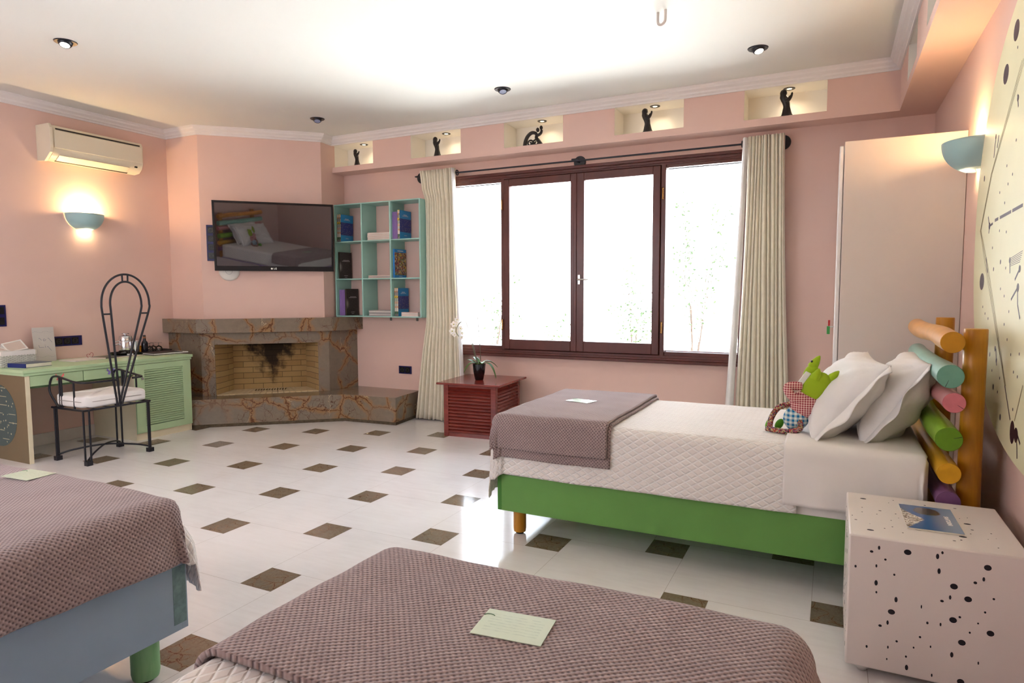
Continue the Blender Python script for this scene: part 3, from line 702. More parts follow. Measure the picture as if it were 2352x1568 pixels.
# ------------------------------------------------------------------ curtain rod and curtains
rod = thing('curtain_rod', (-2.2, 5.79, 2.57), 'thin black iron curtain rod with round wall discs above the window', 'curtain rod')
MB().tube([(-3.95, 5.745, 2.565), (-.40, 5.745, 2.565)], .008, 12).build('rod', m_black, rod, smooth=60)
for x in (-3.965, -2.18, -.405):
    g = MB().lathe([(0, .012), (.055, .012), (.06, .004), (.06, 0)], (x, YF, 2.572), 28, (0, -1, 0)); g.cyl((x, YF, 2.572), (x, 5.745, 2.565), .007, 10)
    if x == -2.18: g.tube([(x-.035, 5.745, 2.575), (x+.035, 5.745, 2.575)], .012, 10)
    g.build('wall_disc', m_black, rod, smooth=40)
def curtain(name, label, tx0, tx1, bx0, bx1, zt, zb, nf, edge, amp=.042, seed=1, mid=None, pinch=None):
    rnd = random.Random(seed); ph = [rnd.uniform(-.25, .25) for _ in range(nf*2+3)]; am = [rnd.uniform(.7, 1.2) for _ in range(nf*2+3)]
    r = thing(name, ((tx0+tx1)/2, 5.76, zb), label, 'curtain', 'cream curtains at the window')
    def fn(u, v):
        z = zt+(zb-zt)*v; e = v**1.3
        x0 = tx0+(bx0-tx0)*e; x1 = tx1+(bx1-tx1)*e
        if pinch: x0 = float(np.interp(v, [p[0] for p in pinch], [p[1] for p in pinch]))
        s_ = u*nf*2*PI; k = int(u*nf*2); sq = math.sin(s_+ph[k % len(ph)]*math.sin(s_)**2)
        y = 5.745-1.35*amp*am[min(int(u*nf), len(am)-1)]*abs(math.sin(u*nf*PI))**.75*(.9+.15*v)+.006*math.sin(7*v+3*u)
        x = x0+(x1-x0)*u+.006*math.sin(4*v+9*u)+.004*math.sin(u*37)
        return (x, y, z+(.004*math.sin(s_*1.3) if v > .99 else 0))
    MB().grid(fn, nf*16, 40, uvf=lambda u, v: (u, v)).build('curtain_panel', m_curtain, r, smooth=80, solid=.004)
    def hem(u, v):
        p = fn(u, 1-.035*(1-v)); return (p[0], p[1]-.0035, p[2])
    return r
c1 = curtain('curtain', 'gathered cream curtain hanging left of the window beside the bookshelf', -3.945, -3.475, -4.018, -3.38, 2.612, .015, 12, 1, pinch=[(0, -3.90), (.09, -3.872), (.108, -3.838), (.60, -3.835), (.75, -3.90), (1, -3.99)])
c2 = curtain('curtain', 'gathered cream curtain hanging right of the window beside the wardrobe', -.665, -.385, -.73, -.275, 2.615, .015, 11, 0, amp=.036, seed=5)
# turned-back leading edge with pale lining
def led(x0, x1, bx0, bx1):
    def fn(u, v):
        e = v**1.2; a = x0+(bx0-x0)*e; b = x1+(bx1-x1)*e
        return (a+(b-a)*u, 5.70-.045*math.sin(PI*u)+.008*math.sin(5*v), 2.60-2.585*v)
    return fn
MB().grid(led(-.700, -.662, -.815, -.745), 8, 30).build('leading_edge', m_lining, c2, smooth=80, solid=.003)
MB().grid(led(-3.478, -3.462, -3.38, -3.34), 8, 30).build('leading_edge', m_lining, c1, smooth=80, solid=.003)
for x, pr_ in ((-3.455, c1), (-.71, c2)):
    g = MB().tube([(x, 5.745+.024*math.cos(2*PI*k/20), 2.565+.024*math.sin(2*PI*k/20)) for k in range(20)], .006, 8, closed=True); g.build('eyelet', m_black, pr_, smooth=60)

# ------------------------------------------------------------------ bookshelf with books
bs = thing('bookshelf', (-4.4, 5.74, 1.1), 'turquoise wall-mounted cube bookshelf of nine open compartments', 'bookshelf')
SX = [-4.965, -4.59, -4.212, -3.835]; SZ = [1.10, 1.508, 1.915, 2.318]; th = .018; SF = 5.62
for i, x in enumerate(SX): MB().box((x-th/2 if i else x-.004, SF, SZ[0]), (x+th/2, YF-.001, SZ[3])).build('upright', m_turq, bs, bevel=.001)
for z in SZ: MB().box((SX[0], SF+.001, z-.008), (SX[3], YF-.002, z+.003)).build('shelf_board', m_turq, bs)
for x in (-4.40, -4.05): MB().box((x-.012, YF-.012, 1.045), (x+.012, YF-.001, 1.095)).build('bracket', mat('grey_bracket', (110, 104, 96), .5) if 'grey_bracket' not in bpy.data.materials else bpy.data.materials['grey_bracket'], bs, bevel=.003)
def cover_mat(name, kind):
    s = NT(name); v = s.coord(); q = s.xyz(v)
    if kind == 'blue':
        dots = s.sstep(s.voro(v, 95)[0], .26, .16); band = s.math('MULTIPLY', s.math('GREATER_THAN', q[2], .075), s.math('LESS_THAN', q[2], .215))
        s.set(color=s.mix(band, lin((20, 140, 205)), s.mix(s.math('MULTIPLY', dots, .8), lin((28, 50, 130)), lin((190, 190, 160)))))
    if kind == 'black':
        d = s.n('VectorMath', operation='DISTANCE'); s.put(d.inputs[0], v); d.inputs[1].default_value = (.03, -.02, .13)
        glow = s.sstep(d.outputs['Value'], .075, .0); ray = s.noise(s.scale(v, (9, 60, 9)), 9, 4, .7)[0]
        s.set(color=s.mix(s.math('MULTIPLY', glow, .75), s.mix(s.sstep(ray, .5, .75), lin((26, 24, 24)), lin((96, 96, 92))), lin((200, 195, 185))))
    if kind == 'multi':
        c_ = s.voro(s.scale(v, (60, 38, 38)), 1.6)[1]; band = s.math('MULTIPLY', s.math('GREATER_THAN', q[2], .03), s.math('LESS_THAN', q[2], .27))
        s.set(color=s.mix(band, lin((20, 130, 200)), s.ramp(s.xyz(c_)[0], [(0, lin((120, 40, 40))), (.25, lin((40, 40, 50))), (.45, lin((200, 190, 160))), (.65, lin((150, 60, 60))), (.8, lin((90, 110, 60))), (.95, lin((200, 160, 60)))])))
    s.set(rough=.3); return s.m
mc_blue, mc_black, mc_multi = cover_mat('book_cover_blue', 'blue'), cover_mat('book_cover_black', 'black'), cover_mat('book_cover_patterned', 'multi')
m_purple = mat('book_spine_purple', (140, 110, 175), .5); m_bluesp = mat('book_spine_blue', (30, 120, 190), .4)
s = NT('book_spine_patterned'); c_ = s.voro(s.scale(s.coord(), (20, 20, 34)), 1.0)[1]
s.set(color=s.ramp(s.xyz(c_)[1], [(0, lin((60, 40, 50))), (.3, lin((225, 215, 205))), (.5, lin((200, 130, 70))), (.6, lin((220, 215, 205))), (.8, lin((60, 100, 60))), (.9, lin((230, 190, 60)))]), rough=.5); m_patsp = s.m
m_pages = mat('book_pages', (230, 222, 205), .8); m_pale = mat('text_white', (225, 225, 225), .6)
def book(x, yf, z, t, d, h, spine, cover, label, group=None, lean=0.0, txt=0, rz=0):
    """upright book, spine facing the room, its front cover facing right"""
    r = local('book', (x, yf, z), label, 'book', group, (0, lean, rz))
    MB().box((0, 0, 0), (.002, d, h)).build('back_cover', cover, r)
    g = MB().box((t-.002, 0, 0), (t, d, h))
    if txt:
        g.mat(1)
        for (a, b, zz, hh) in txt: g.box((t-.001, a*d, zz*h), (t+.0004, b*d, (zz+hh)*h))
    g.build('front_cover', [cover, m_pale], r)
    MB().box((0, -.0015, 0), (t, .0005, h)).build('spine', spine, r)
    MB().box((.002, .002, .003), (t-.002, d-.004, h-.003)).build('page_block', m_pages, r)
    return r
ORD = ['leftmost', 'second from left', 'third from left', 'rightmost']
HGT = ['lowest', 'second from the bottom', 'third from the bottom', 'fourth from the bottom', 'fifth from the bottom', 'sixth from the bottom', 'seventh from the bottom', 'eighth from the bottom']
T1_ = [(.35, .65, .84, .018), (.25, .75, .80, .014), (.38, .62, .13, .008)]
T2_ = [(.3, .8, .70, .01), (.2, .85, .66, .012), (.35, .65, .12, .008), (.4, .6, .06, .008)]
T3_ = [(.25, .75, .925, .03), (.35, .65, .045, .01)]
z = SZ[2]+.004; x = SX[0]+.016
book(x, 5.645, z, .022, .205, .298, m_patsp, mc_blue, 'patterned-spine book against the left side of the top left compartment', lean=.02)
book(x+.026, 5.645, z, .024, .205, .300, m_patsp, mc_blue, 'blue starry book showing its cover in the top left compartment', txt=T1_, lean=.02)
x = SX[2]+.012
for k in range(4): book(x+k*.0165, 5.65, z, .0145, .20, .285, m_purple, m_purple, ORD[k]+' of the four purple books in the top right compartment', 'purple books in the top right compartment')
book(x+.068, 5.65, z, .026, .205, .302, m_patsp, mc_blue, 'blue starry book showing its cover in the top right compartment', txt=T1_)
z = SZ[1]+.004
book(SX[0]+.022, 5.65, z, .016, .20, .295, mat('book_spine_dark', (60, 55, 40), .5), mc_black, 'black book standing alone in the middle left compartment', txt=T2_)
book(SX[2]+.014, 5.65, z, .020, .205, .305, m_bluesp, mc_multi, 'colourful patterned blue book alone in the middle right compartment', txt=T3_)
z = SZ[0]+.004; x = SX[0]+.026
for k in range(4): book(x+k*.019, 5.65, z, .0165, .20, .285, m_purple, m_purple, ORD[k]+' of the four purple books in the bottom left compartment', 'purple books in the bottom left compartment')
book(x+.080, 5.65, z, .018, .20, .296, bpy.data.materials['book_spine_dark'], mc_black, 'black book right of the purple ones in the bottom left compartment', txt=T2_)
x = SX[2]+.016
for k in range(2): book(x+k*.025, 5.66, z, .022, .19, .300, m_patsp, mc_blue, 'patterned-spine book left in the bottom right compartment' if k == 0 else 'blue starry book showing its cover in the bottom right compartment', txt=T1_ if k else 0)
m_bk1 = mat('booklet_pink', (226, 200, 190), .6); m_bk2 = mat('booklet_grey', (170, 164, 164), .6); m_bkw = mat('booklet_white', (228, 222, 216), .6)
def stack(x0, x1, y0, z, n, t, ms, lab, grp):
    for k in range(n):
        dx = random.uniform(-.004, .004)
        g = MB().box((x0+dx, y0+random.uniform(0, .006), z+k*t+.0004), (x1+dx, y0+.15, z+(k+1)*t-.0006))
        tag(g.build('booklet', ms[k % len(ms)], off=((x0+x1)/2, y0, z+k*t)), lab+', '+('topmost of its pile' if k == n-1 else HGT[k]), 'booklet', grp)
stack(SX[1]+.055, SX[2]-.018, 5.65, SZ[2]+.003, 9, .0092, [m_bk1, m_bkw], 'pale pink booklet lying in the top middle compartment', 'booklets in the top middle compartment')
stack(SX[1]+.055, SX[2]-.018, 5.65, SZ[1]+.003, 3, .010, [m_bk1, m_bk2], 'thin booklet lying flat in the centre compartment', 'booklets in the centre compartment')
stack(SX[1]+.055, SX[2]-.014, 5.65, SZ[0]+.003, 6, .0105, [m_bk2, m_bkw, m_bk2], 'grey booklet lying in the bottom middle compartment', 'booklets in the bottom middle compartment')

for k in range(4):
    g = MB().box((SX[2]+.13, 5.622, SZ[0]+.004+k*.0115), (SX[3]-.04, 5.652, SZ[0]+.0145+k*.0115)); tag(g.build('booklet', [m_bkw, m_bk1][k % 2], off=(SX[2]+.2, 5.64, SZ[0]+.004+k*.0115)), 'white booklet in front of the blue book, bottom right compartment, '+['lowest', 'second from bottom', 'third from bottom', 'topmost'][k], 'booklet', 'booklets in the bottom right compartment')

# ------------------------------------------------------------------ desk
dk = thing('desk', (-6.02, 3.58, 0), 'mint green writing desk with drawers, louvred cupboard and round star decal', 'desk')
DX = -5.70
g = MB().box((XL+.002, 2.825, .728), (DX+.022, 4.335, .755)); g.box((XL+.002, 2.835, .705), (DX+.012, 4.326, .728)); g.build('desktop', m_mint, dk, bevel=.004)
MB().box((XL+.004, 2.85, 0), (DX-.001, 2.878, .705)).build('side_panel', m_olive, dk)
MB().box((DX-.002, 2.848, 0), (DX+.003, 2.88, .705)).build('edge_strip', m_cream, dk)
s = NT('star_decal'); v = s.coord(); q = s.xyz(v)
st = s.sstep(s.voro(s.scale(v, (1, 1, 1)), 30)[0], .26, .20); gate = s.math('GREATER_THAN', s.noise(v, 30, 2)[0], .52)
ln = s.math('LESS_THAN', s.math('ABSOLUTE', s.math('SUBTRACT', s.math('PINGPONG', q[2], .07), .035)), .0025); lg = s.math('GREATER_THAN', s.noise(v, 9, 1)[0], .56)
s.set(color=s.mix(s.math('MAXIMUM', s.math('MULTIPLY', st, gate), s.math('MULTIPLY', ln, lg)), lin((72, 92, 92)), lin((200, 196, 160))), rough=.5)
g = MB().lathe([(0, .002), (.256, .002), (.256, 0)], (-6.105, 2.85, .365), 48, (0, -1, 0)); g.build('round_decal', s.m, dk)
for (y0, y1) in ((2.884, 3.292), (3.298, 3.738)):
    d_ = MB().box((DX-.022, y0, .618), (DX, y1, .702)).build('drawer', m_mint, dk, bevel=.002)
    yk = 3.095 if y0 < 3 else 3.515; mk = mat('butterfly_pink' if y0 < 3 else 'butterfly_purple', (235, 110, 110) if y0 < 3 else (140, 120, 200), .5)
    g = MB()
    for sg in (-1, 1):
        g.prism([(0, 0), (sg*.008, .0), (sg*.03, .03), (sg*.034, .012), (sg*.018, -.002), (sg*.028, -.02), (sg*.01, -.026)], 0, .004)
    M_ = Matrix.Translation((DX+.02, yk, .672))@Matrix(((0, 0, 1, 0), (1, 0, 0, 0), (0, 1, 0, 0), (0, 0, 0, 1))); g.v = [tuple(M_@Vector(p)) for p in g.v]
    g.cyl((DX, yk, .67), (DX+.021, yk, .67), .005, 10); g.build('butterfly_knob', mk, d_)
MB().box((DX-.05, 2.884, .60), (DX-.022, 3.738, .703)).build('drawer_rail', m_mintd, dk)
g = MB().box((XL+.004, 3.743, .0), (DX-.006, 3.762, .705)); g.box((XL+.004, 4.296, 0), (DX-.006, 4.314, .705)); g.box((DX-.03, 3.762, 0), (DX-.008, 4.296, .062)); g.build('cupboard_side', m_cream, dk)
dr = MB(); z0, z1, ya, yb = .066, .702, 3.745, 4.312; f = .052
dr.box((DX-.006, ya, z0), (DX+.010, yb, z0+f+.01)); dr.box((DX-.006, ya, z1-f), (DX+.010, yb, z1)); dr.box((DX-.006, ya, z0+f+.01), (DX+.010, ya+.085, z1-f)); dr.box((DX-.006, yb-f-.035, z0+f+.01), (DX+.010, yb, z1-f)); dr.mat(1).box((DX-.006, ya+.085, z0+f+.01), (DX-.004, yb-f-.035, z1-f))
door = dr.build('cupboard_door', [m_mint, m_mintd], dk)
g = MB(); n = 25; zb0, zb1 = z0+f+.012, z1-f-.002
for k in range(n):
    zz = zb0+(zb1-zb0)*k/n; dz = (zb1-zb0)/n
    g.obox((DX+.011, ya+.085, zz+dz*.26), (0, yb-ya-.085-f-.035, 0), (-.012, 0, dz*.72), (-.003, 0, -.002))
g.build('louvre_slats', m_mint, door)
g = MB(); pts = [(.017*(1 if k % 2 == 0 else .45)*math.sin(2*PI*k/10), .017*(1 if k % 2 == 0 else .45)*math.cos(2*PI*k/10)) for k in range(10)]
g.prism(pts, 0, .006); M_ = Matrix.Translation((DX+.026, 3.80, .575))@Matrix(((0, 0, 1, 0), (1, 0, 0, 0), (0, 1, 0, 0), (0, 0, 0, 1))); g.v = [tuple(M_@Vector(p)) for p in g.v]
g.cyl((DX+.01, 3.80, .575), (DX+.027, 3.80, .575), .004, 8); g.build('star_knob', mat('knob_grey', (160, 150, 150), .5), door)

DZ = .7555
# wicker basket with lace liner and two boxed items
bk = thing('wicker_basket', (-6.19, 2.98, DZ), 'white-grey wicker basket with scalloped lace rim on the desk', 'basket')
m_wick = mat('wicker_grey_white', (205, 204, 192), .7, var=.1, vs=40); bx0, bx1, by0, by1, bz1 = -6.33, -6.05, 2.855, 3.115, .885
g = MB(); per = []
def perim(t, o=0):
    a, b = bx1-bx0, by1-by0; L = 2*(a+b); q = (t % 1)*L
    if q < a: return (bx0+q, by0-o)
    q -= a
    if q < b: return (bx1+o, by0+q)
    q -= b
    if q < a: return (bx1-q, by1+o)
    return (bx0-o, by1-(q-a))
nst = 34
for row in range(13):
    zz = DZ+.006+row*.0092; N = nst*4
    g.tube([(*perim((k+.13)/N, .004*math.sin(PI*k/2+(PI if row % 2 else 0))), zz) for k in range(N)], .0052, 6, closed=True)
g.build('weave', m_wick, bk, smooth=60)
g = MB()
for k in range(nst*2): p = perim((k+.13)/(nst*2)); g.cyl((p[0], p[1], DZ), (p[0], p[1], bz1-.004), .003, 6)
g.build('stakes', mat('wicker_stake_brown', (110, 100, 84), .8), bk)  # stakes in a darker brown than the weave
MB().box((bx0+.004, by0+.004, DZ), (bx1-.004, by1-.004, DZ+.008)).build('basket_floor', m_wick, bk)
g = MB(); N = 200
ring = [(*perim(k/N, .009), 0) for k in range(N+1)]; vs = []
for k, p in enumerate(ring): vs += [(p[0], p[1], bz1), (p[0], p[1], bz1-.032-.008*abs(math.sin(k*PI/4)))]
g.add(vs, [(2*k, 2*k+2, 2*k+3, 2*k+1) for k in range(N)]); vs = []
for k in range(N+1): a = perim(k/N, .009); b = perim(k/N, -.008); vs += [(a[0], a[1], bz1), (b[0], b[1], bz1+.001)]
g.add(vs, [(2*k, 2*k+2, 2*k+3, 2*k+1) for k in range(N)])
g.build('lace_liner', m_sheet, bk, solid=.002)
def tilted_box(loc, size, rot, label):
    r = local('display_box', loc, label, 'box', 'boxes lying in the basket', rot); a, b, c = size; t = .012
    g = MB().box((-a, -b, 0), (a, b, t)); g.box((-a, -b, t), (-a+t, b, c)); g.box((a-t, -b, t), (a, b, c)); g.box((-a+t, -b, t), (a-t, -b+t, c)); g.box((-a+t, b-t, t), (a-t, b, c))
    g.build('case', m_white, r, bevel=.002); MB().box((-a+t, -b+t, c-.006), (a-t, b-t, c-.003)).build('lid_insert', mat('lid_insert_beige', (206, 190, 180), .4) if 'lid_insert_beige' not in bpy.data.materials else bpy.data.materials['lid_insert_beige'], r)
tilted_box((-6.22, 3.04, .872), (.06, .075, .06), (math.radians(14), math.radians(38), .1), 'white box tilted on top of the basket, right one')
tilted_box((-6.16, 2.90, .868), (.07, .045, .035), (0, math.radians(10), .1), 'flat white box in the basket at the left picture edge')
# name card
cdc = local('name_card', (-6.25, 3.30, DZ), 'tall grey card lettered AGALIA standing on the desk', 'card', rot=(0, math.radians(-5), 0))
MB().box((-.0012, -.088, 0), (.0012, .088, .305)).build('card_sheet', mat('card_grey', (212, 205, 200), .7, var=.02), cdc)
m_ink = mat('blue_grey_ink', (96, 106, 134), .7)
def strokes(segs, w=.0016, x=.0016):
    g = MB()
    for a, b in segs:
        d = Vector((0, b[0]-a[0], b[1]-a[1])); L = d.length; d.normalize(); n_ = Vector((1, 0, 0)).cross(d)*w
        g.obox(Vector((x, a[0], a[1]))-n_/2, d*L, n_, (.0004, 0, 0))
    return g
seg = [((-.040, .205), (-.036, .212)), ((-.036, .212), (-.018, .190)), ((.032, .205), (.038, .208)), ((.038, .208), (.066, .168)), ((.010, .198), (.002, .203)), ((.002, .203), (-.006, .195)), ((-.006, .195), (-.002, .184)), ((-.002, .184), (.010, .186)), ((.010, .186), (.012, .194)), ((.012, .194), (.020, .195)),
       ((-.045, .15), (-.042, .130)), ((-.042, .130), (-.004, .128)), ((.006, .146), (.006, .150)), ((.006, .140), (.008, .124)), ((.020, .128), (.027, .134)), ((.027, .134), (.054, .094))]
strokes(seg, .0022).build('lettering', m_ink, cdc)
wv = []
for zc in (.265, .045):
    for k in range(26):
        if k % 2 == 0: wv.append(((-.084+k*.0065, zc+.005*math.sin(k*.5)), (-.084+(k+1)*.0065, zc+.005*math.sin((k+1)*.5))))
strokes(wv, .0013).build('wavy_border', m_ink, cdc)
# book, papers, folders
bb = local('book', (-5.955, 3.03, DZ), 'thick book with a blue spine lying on the desk by the basket', 'book', None, (0, 0, math.radians(8)))
MB().box((-.10, -.11, .003), (.098, .098, .031)).build('page_block', m_pages, bb)
g = MB().box((-.102, -.115, 0), (.10, .10, .003)); g.box((-.102, -.115, .031), (.10, .10, .034)); g.build('cover', mat('book_cover_slate', (70, 84, 110), .3, var=.1, vs=20), bb)
MB().box((-.104, -.118, 0), (.101, -.112, .034)).build('spine', mat('spine_navy', (16, 40, 120), .4), bb)
m_paper = mat('paper_white', (228, 222, 212), .6)
def sheet(name, loc, rz, w, d, t, m, lab, cat): 
    g = MB().box((-w/2, -d/2, 0), (w/2, d/2, t)); o = g.build(name, m); o.location = loc; o.rotation_euler.z = rz; return tag(o, lab, cat)
sheet('notepad', (-6.09, 3.52, DZ), .12, .21, .29, .010, m_paper, 'white writing pad lying on the desk behind the chair', 'notepad')
fo = sheet('folder', (-6.12, 3.80, DZ), -.06, .22, .30, .008, mat('folder_dark_green', (70, 76, 66), .4), 'dark folder lying on the desk left of the black tray', 'folder')
sheet('brochure', (-6.03, 3.90, DZ), .05, .12, .26, .007, mat('brochure_beige', (206, 198, 176), .5), 'beige brochure lying beside the dark folder', 'brochure')
hp = [(0, .0), (.020, .014), (.030, .034), (.022, .048), (.006, .044), (0, .034), (-.006, .044), (-.022, .048), (-.030, .034), (-.020, .014)]
o = MB().tube(smoothpath([(0, p[0], p[1]+.002) for p in hp+[hp[0]]], 4)[:-1], .0018, 6, closed=True).build('heart_ornament', mat('heart_red', (180, 50, 70), .5), smooth=60)
o.location = (-6.17, 3.645, DZ); o.rotation_euler = (math.radians(18), 0, 0); tag(o, 'small red wire heart standing on the desk', 'heart ornament')
# black compendium
lf = local('leather_folder', (-5.98, 4.25, DZ), 'dark brown leather folder with pale pages at the desk right end', 'folder', None, (0, 0, math.radians(-6)))
m_lea = mat('dark_leather', (60, 50, 50), .5, bump=.3, bs=200)
MB().box((-.12, -.18, 0), (.12, .18, .006)).build('cover', m_lea, lf, bevel=.002); MB().box((-.11, -.17, .006), (.118, .175, .016)).build('pages', m_white, lf); MB().box((-.12, -.18, .016), (.115, .12, .022)).build('cover', m_lea, lf, bevel=.002)
# tray with kettle, bottle, packets and glasses
ty = local('serving_tray', (-6.20, 4.15, DZ), 'black rectangular serving tray at the right end of the desk', 'tray', None)
g = MB(); TR0, TR1 = .115, .27
def trr(u, v):
    a = 2*PI*u; c_, s_ = math.cos(a), math.sin(a); e = .35; k = [.9, 1.0, 1.06, 1.07][int(round(v*3))]; zz = [.004, .006, .026, .028][int(round(v*3))]
    return (TR0*k*math.copysign(abs(c_)**e, c_), TR1*k*math.copysign(abs(s_)**e, s_), zz)
g.grid(trr, 48, 3); g.add([trr(k/48, 0) for k in range(48)], [tuple(range(48))]); g.build('tray_body', m_blackp, ty, smooth=40, solid=.003)
MB().box((.118, -.22, .006), (.121, -.16, .022)).build('tray_label', m_pale, ty)
TZ = DZ+.006
kt = local('insulated_jug', (-6.22, 4.01, TZ), 'polished steel insulated jug with handle on the tray', 'jug')
g = MB().lathe([(0, 0), (.062, 0), (.064, .004), (.064, .13), (.062, .134), (.0645, .136), (.0645, .150), (.055, .180), (.035, .187), (0, .187)], (0, 0, 0), 28); g.build('jug_body', m_chrome, kt, smooth=35)
MB().lathe([(0, .187), (.012, .187), (.012, .197), (.034, .199), (.034, .206), (0, .208)], (0, 0, 0), 20).build('lid_knob', m_chrome, kt, smooth=35)
MB().tube(smoothpath([(-.01, -.06, .135), (-.02, -.10, .12), (-.02, -.105, .095), (-.01, -.062, .105)], 6), .006, 8).build('handle', m_chrome, kt, smooth=60)
cm = local('metal_beaker', (-6.13, 4.055, TZ), 'small steel beaker in front of the jug on the tray', 'beaker'); MB().lathe([(0, 0), (.028, 0), (.030, .07), (.033, .13), (.031, .13), (.028, .07), (.026, .004), (0, .004)], (0, 0, 0), 24).build('beaker_body', m_chrome, cm, smooth=40)
bt = local('wine_bottle', (-6.13, 4.145, TZ), 'small dark wine bottle on the black tray', 'bottle')
MB().lathe([(0, 0), (.028, 0), (.030, .004), (.030, .095), (.026, .112), (.014, .128), (.0125, .15), (.0125, .182), (0, .182)], (0, 0, 0), 24).build('bottle_body', mat('dark_bottle_glass', (16, 14, 28), .08), bt, smooth=45)
MB().lathe([(.0130, .150), (.0135, .151), (.0135, .166), (.0130, .167)], (0, 0, 0), 20).build('neck_label', mat('label_brown', (150, 90, 50), .5), bt, smooth=45)
m_pk = mat('packet_orange', (225, 150, 40), .5); m_pkr = mat('packet_red', (200, 40, 30), .5)
for k, (px, py) in enumerate(((-6.17, 4.09), (-6.155, 4.105))):
    o = MB().box((px-.006, py-.022, TZ+k*.0), (px+.006, py+.022, TZ+.07+.008*k)).build('snack_packet', m_pkr if k == 0 else m_pk, off=(px, py, TZ), bevel=.002)
    tag(o, 'red packet standing between jug and bottle' if k == 0 else 'orange packet standing in front of the red one', 'packet', 'packets on the tray')
def glassware(x, y, lab):
    r = local('wine_glass', (x, y, TZ), lab, 'glass', 'upturned glasses on the tray')
    MB().lathe([(.030, 0), (.034, .02), (.034, .04), (.024, .058), (.006, .066), (.004, .07), (.004, .088), (.008, .092), (.030, .094), (.030, .096), (0, .096)], (0, 0, 0), 24).build('glass_body', m_drinkglass, r, smooth=50)
glassware(-6.17, 4.225, 'upturned stemmed glass nearest the bottle'); glassware(-6.21, 4.29, 'middle upturned stemmed glass behind the others'); glassware(-6.16, 4.315, 'upturned stemmed glass at the right end of the tray')

# ------------------------------------------------------------------ wrought iron chair
ch = thing('armchair', (-5.44, 3.28, 0), 'black iron armchair with tall keyhole loop back at the desk', 'chair')
xb, xf, ya, yb = -5.235, -5.645, 3.03, 3.545; R0 = .0085; zs = .437
g = MB().tube([(xb, ya-.015, zs), (xf-.02, ya-.015, zs)], R0, 10); g.tube([(xb, yb+.015, zs), (xf, yb+.015, zs)], R0, 10); g.tube([(xb, ya-.02, zs), (xb, yb+.02, zs)], R0, 10); g.tube([(xf, ya-.02, zs), (xf, yb+.02, zs)], R0, 10)
for k in range(1, 5): y = ya+(yb-ya)*k/5; g.box((xf, y-.01, zs-.003), (xb, y+.01, zs+.001))
g.build('seat_frame', m_black, ch, smooth=60)
for (x, y, dx, dy) in ((xb, ya, 1, 1), (xf, ya, -1, 1), (xb, yb, -1, 1), (xf, yb, 1, 1)):
    g = MB(); q = .0165
    for sg in (-1, 1): g.cyl((x+sg*dx*q*.8, y+sg*dy*q*.9, .02), (x+sg*dx*q*.8, y+sg*dy*q*.9, zs), .0075, 10)
    g.box((x-.022, y-.022, 0), (x+.022, y+.022, .035)); g.build('leg', m_black, ch, smooth=50)
cxm, cym = (xb+xf)/2, (ya+yb)/2
for (x, y), (x2, y2) in (((xb, ya), (xf, yb)), ((xf, ya), (xb, yb))):
    MB().tube(smoothpath([(x, y, .045), ((x*2+cxm)/3, (y*2+cym)/3, .075), (cxm, cym, .098), ((x2*2+cxm)/3, (y2*2+cym)/3, .075), (x2, y2, .045)], 6), .0075, 8).build('cross_brace', m_black, ch, smooth=60)
yc = 3.395
def loop(hw, zt, yl, yr, zsd=1.30):
    L = [(yl, .44), (yl+(yc-hw-yl)*.52, .86), (yc-hw+.004, 1.20)]
    A = [(yc-hw*math.cos(a), zsd-.03+(zt-zsd+.03)*math.sin(a)) for a in [PI*k/12 for k in range(0, 13)]]
    R_ = [(yc+hw-.010, 1.20), (yr+(yc+hw-yr)*.52, .86), (yr, .44)]
    return smoothpath([(xb, p[0], p[1]) for p in L+A+R_], 5)
MB().tube(loop(.202, 1.512, 3.283, 3.318), .0085, 10).build('back_loop', m_black, ch, smooth=60)
MB().tube(loop(.132, 1.452, 3.305, 3.298), .0085, 10).build('back_loop', m_black, ch, smooth=60)
for a, b in (((yc-.197, 1.19), (yc-.131, 1.19)), ((yc+.187, 1.19), (yc+.121, 1.19)), ((yc-.022, 1.452), (yc-.024, 1.510)), ((yc+.022, 1.452), (yc+.024, 1.510))):
    MB().tube([(xb, a[0], a[1]), (xb, b[0], b[1])], .007, 8).build('back_rung', m_black, ch, smooth=60)
for y, ye in ((ya, 3.29), (yb, 3.40)):
    p = [(-5.60, y, .44), (-5.70, y-.005*(1 if y == ya else -1), .56), (-5.685, y, .66), (-5.62, y, .69), (-5.50, y, .676), (-5.36, y, .656), (-5.26, y+(.05 if y == ya else -.03), .652), (xb, ye if y == ya else 3.42, .652)]
    MB().tube(smoothpath(p, 8), .0085, 10).build('arm', m_black, ch, smooth=60)
    for x, zt in ((-5.572, .684), (-5.545, .682), (-5.38, .658)): MB().cyl((x, y, .44), (x, y, zt), .0075, 10).build('arm_support', m_black, ch, smooth=60)
def pillow_fn(a, b, h, e=.5, ed=.0):
    def f(u, v):
        pass
    return f
cs = local('seat_cushion', ((xb+xf)/2, cym, .448), 'white boxy seat cushion on the iron chair', 'cushion')
g = MB(); a, b, c_ = .205, .262, .052
def rb(u, v):
    th_ = 2*PI*u; ph_ = PI*v-PI/2; e1, e2 = .2, .3
    f = lambda w, m: math.copysign(abs(w)**m, w)
    return (a*f(math.cos(ph_), e2)*f(math.cos(th_), e1), b*f(math.cos(ph_), e2)*f(math.sin(th_), e1), c_+c_*f(math.sin(ph_), e2)+.004*math.sin(5*u*2*PI))
g.grid(rb, 64, 24).build('cushion_body', m_cushion, cs, smooth=60)
zp = [(a*1.006*math.copysign(abs(math.cos(t))**.28, math.cos(t)), b*1.006*math.copysign(abs(math.sin(t))**.28, math.sin(t)), c_) for t in [2*PI*k/64 for k in range(64)]]
MB().tube(zp, .0025, 6, closed=True).build('zip_seam', mat('seam_grey', (150, 140, 135), .8), cs)

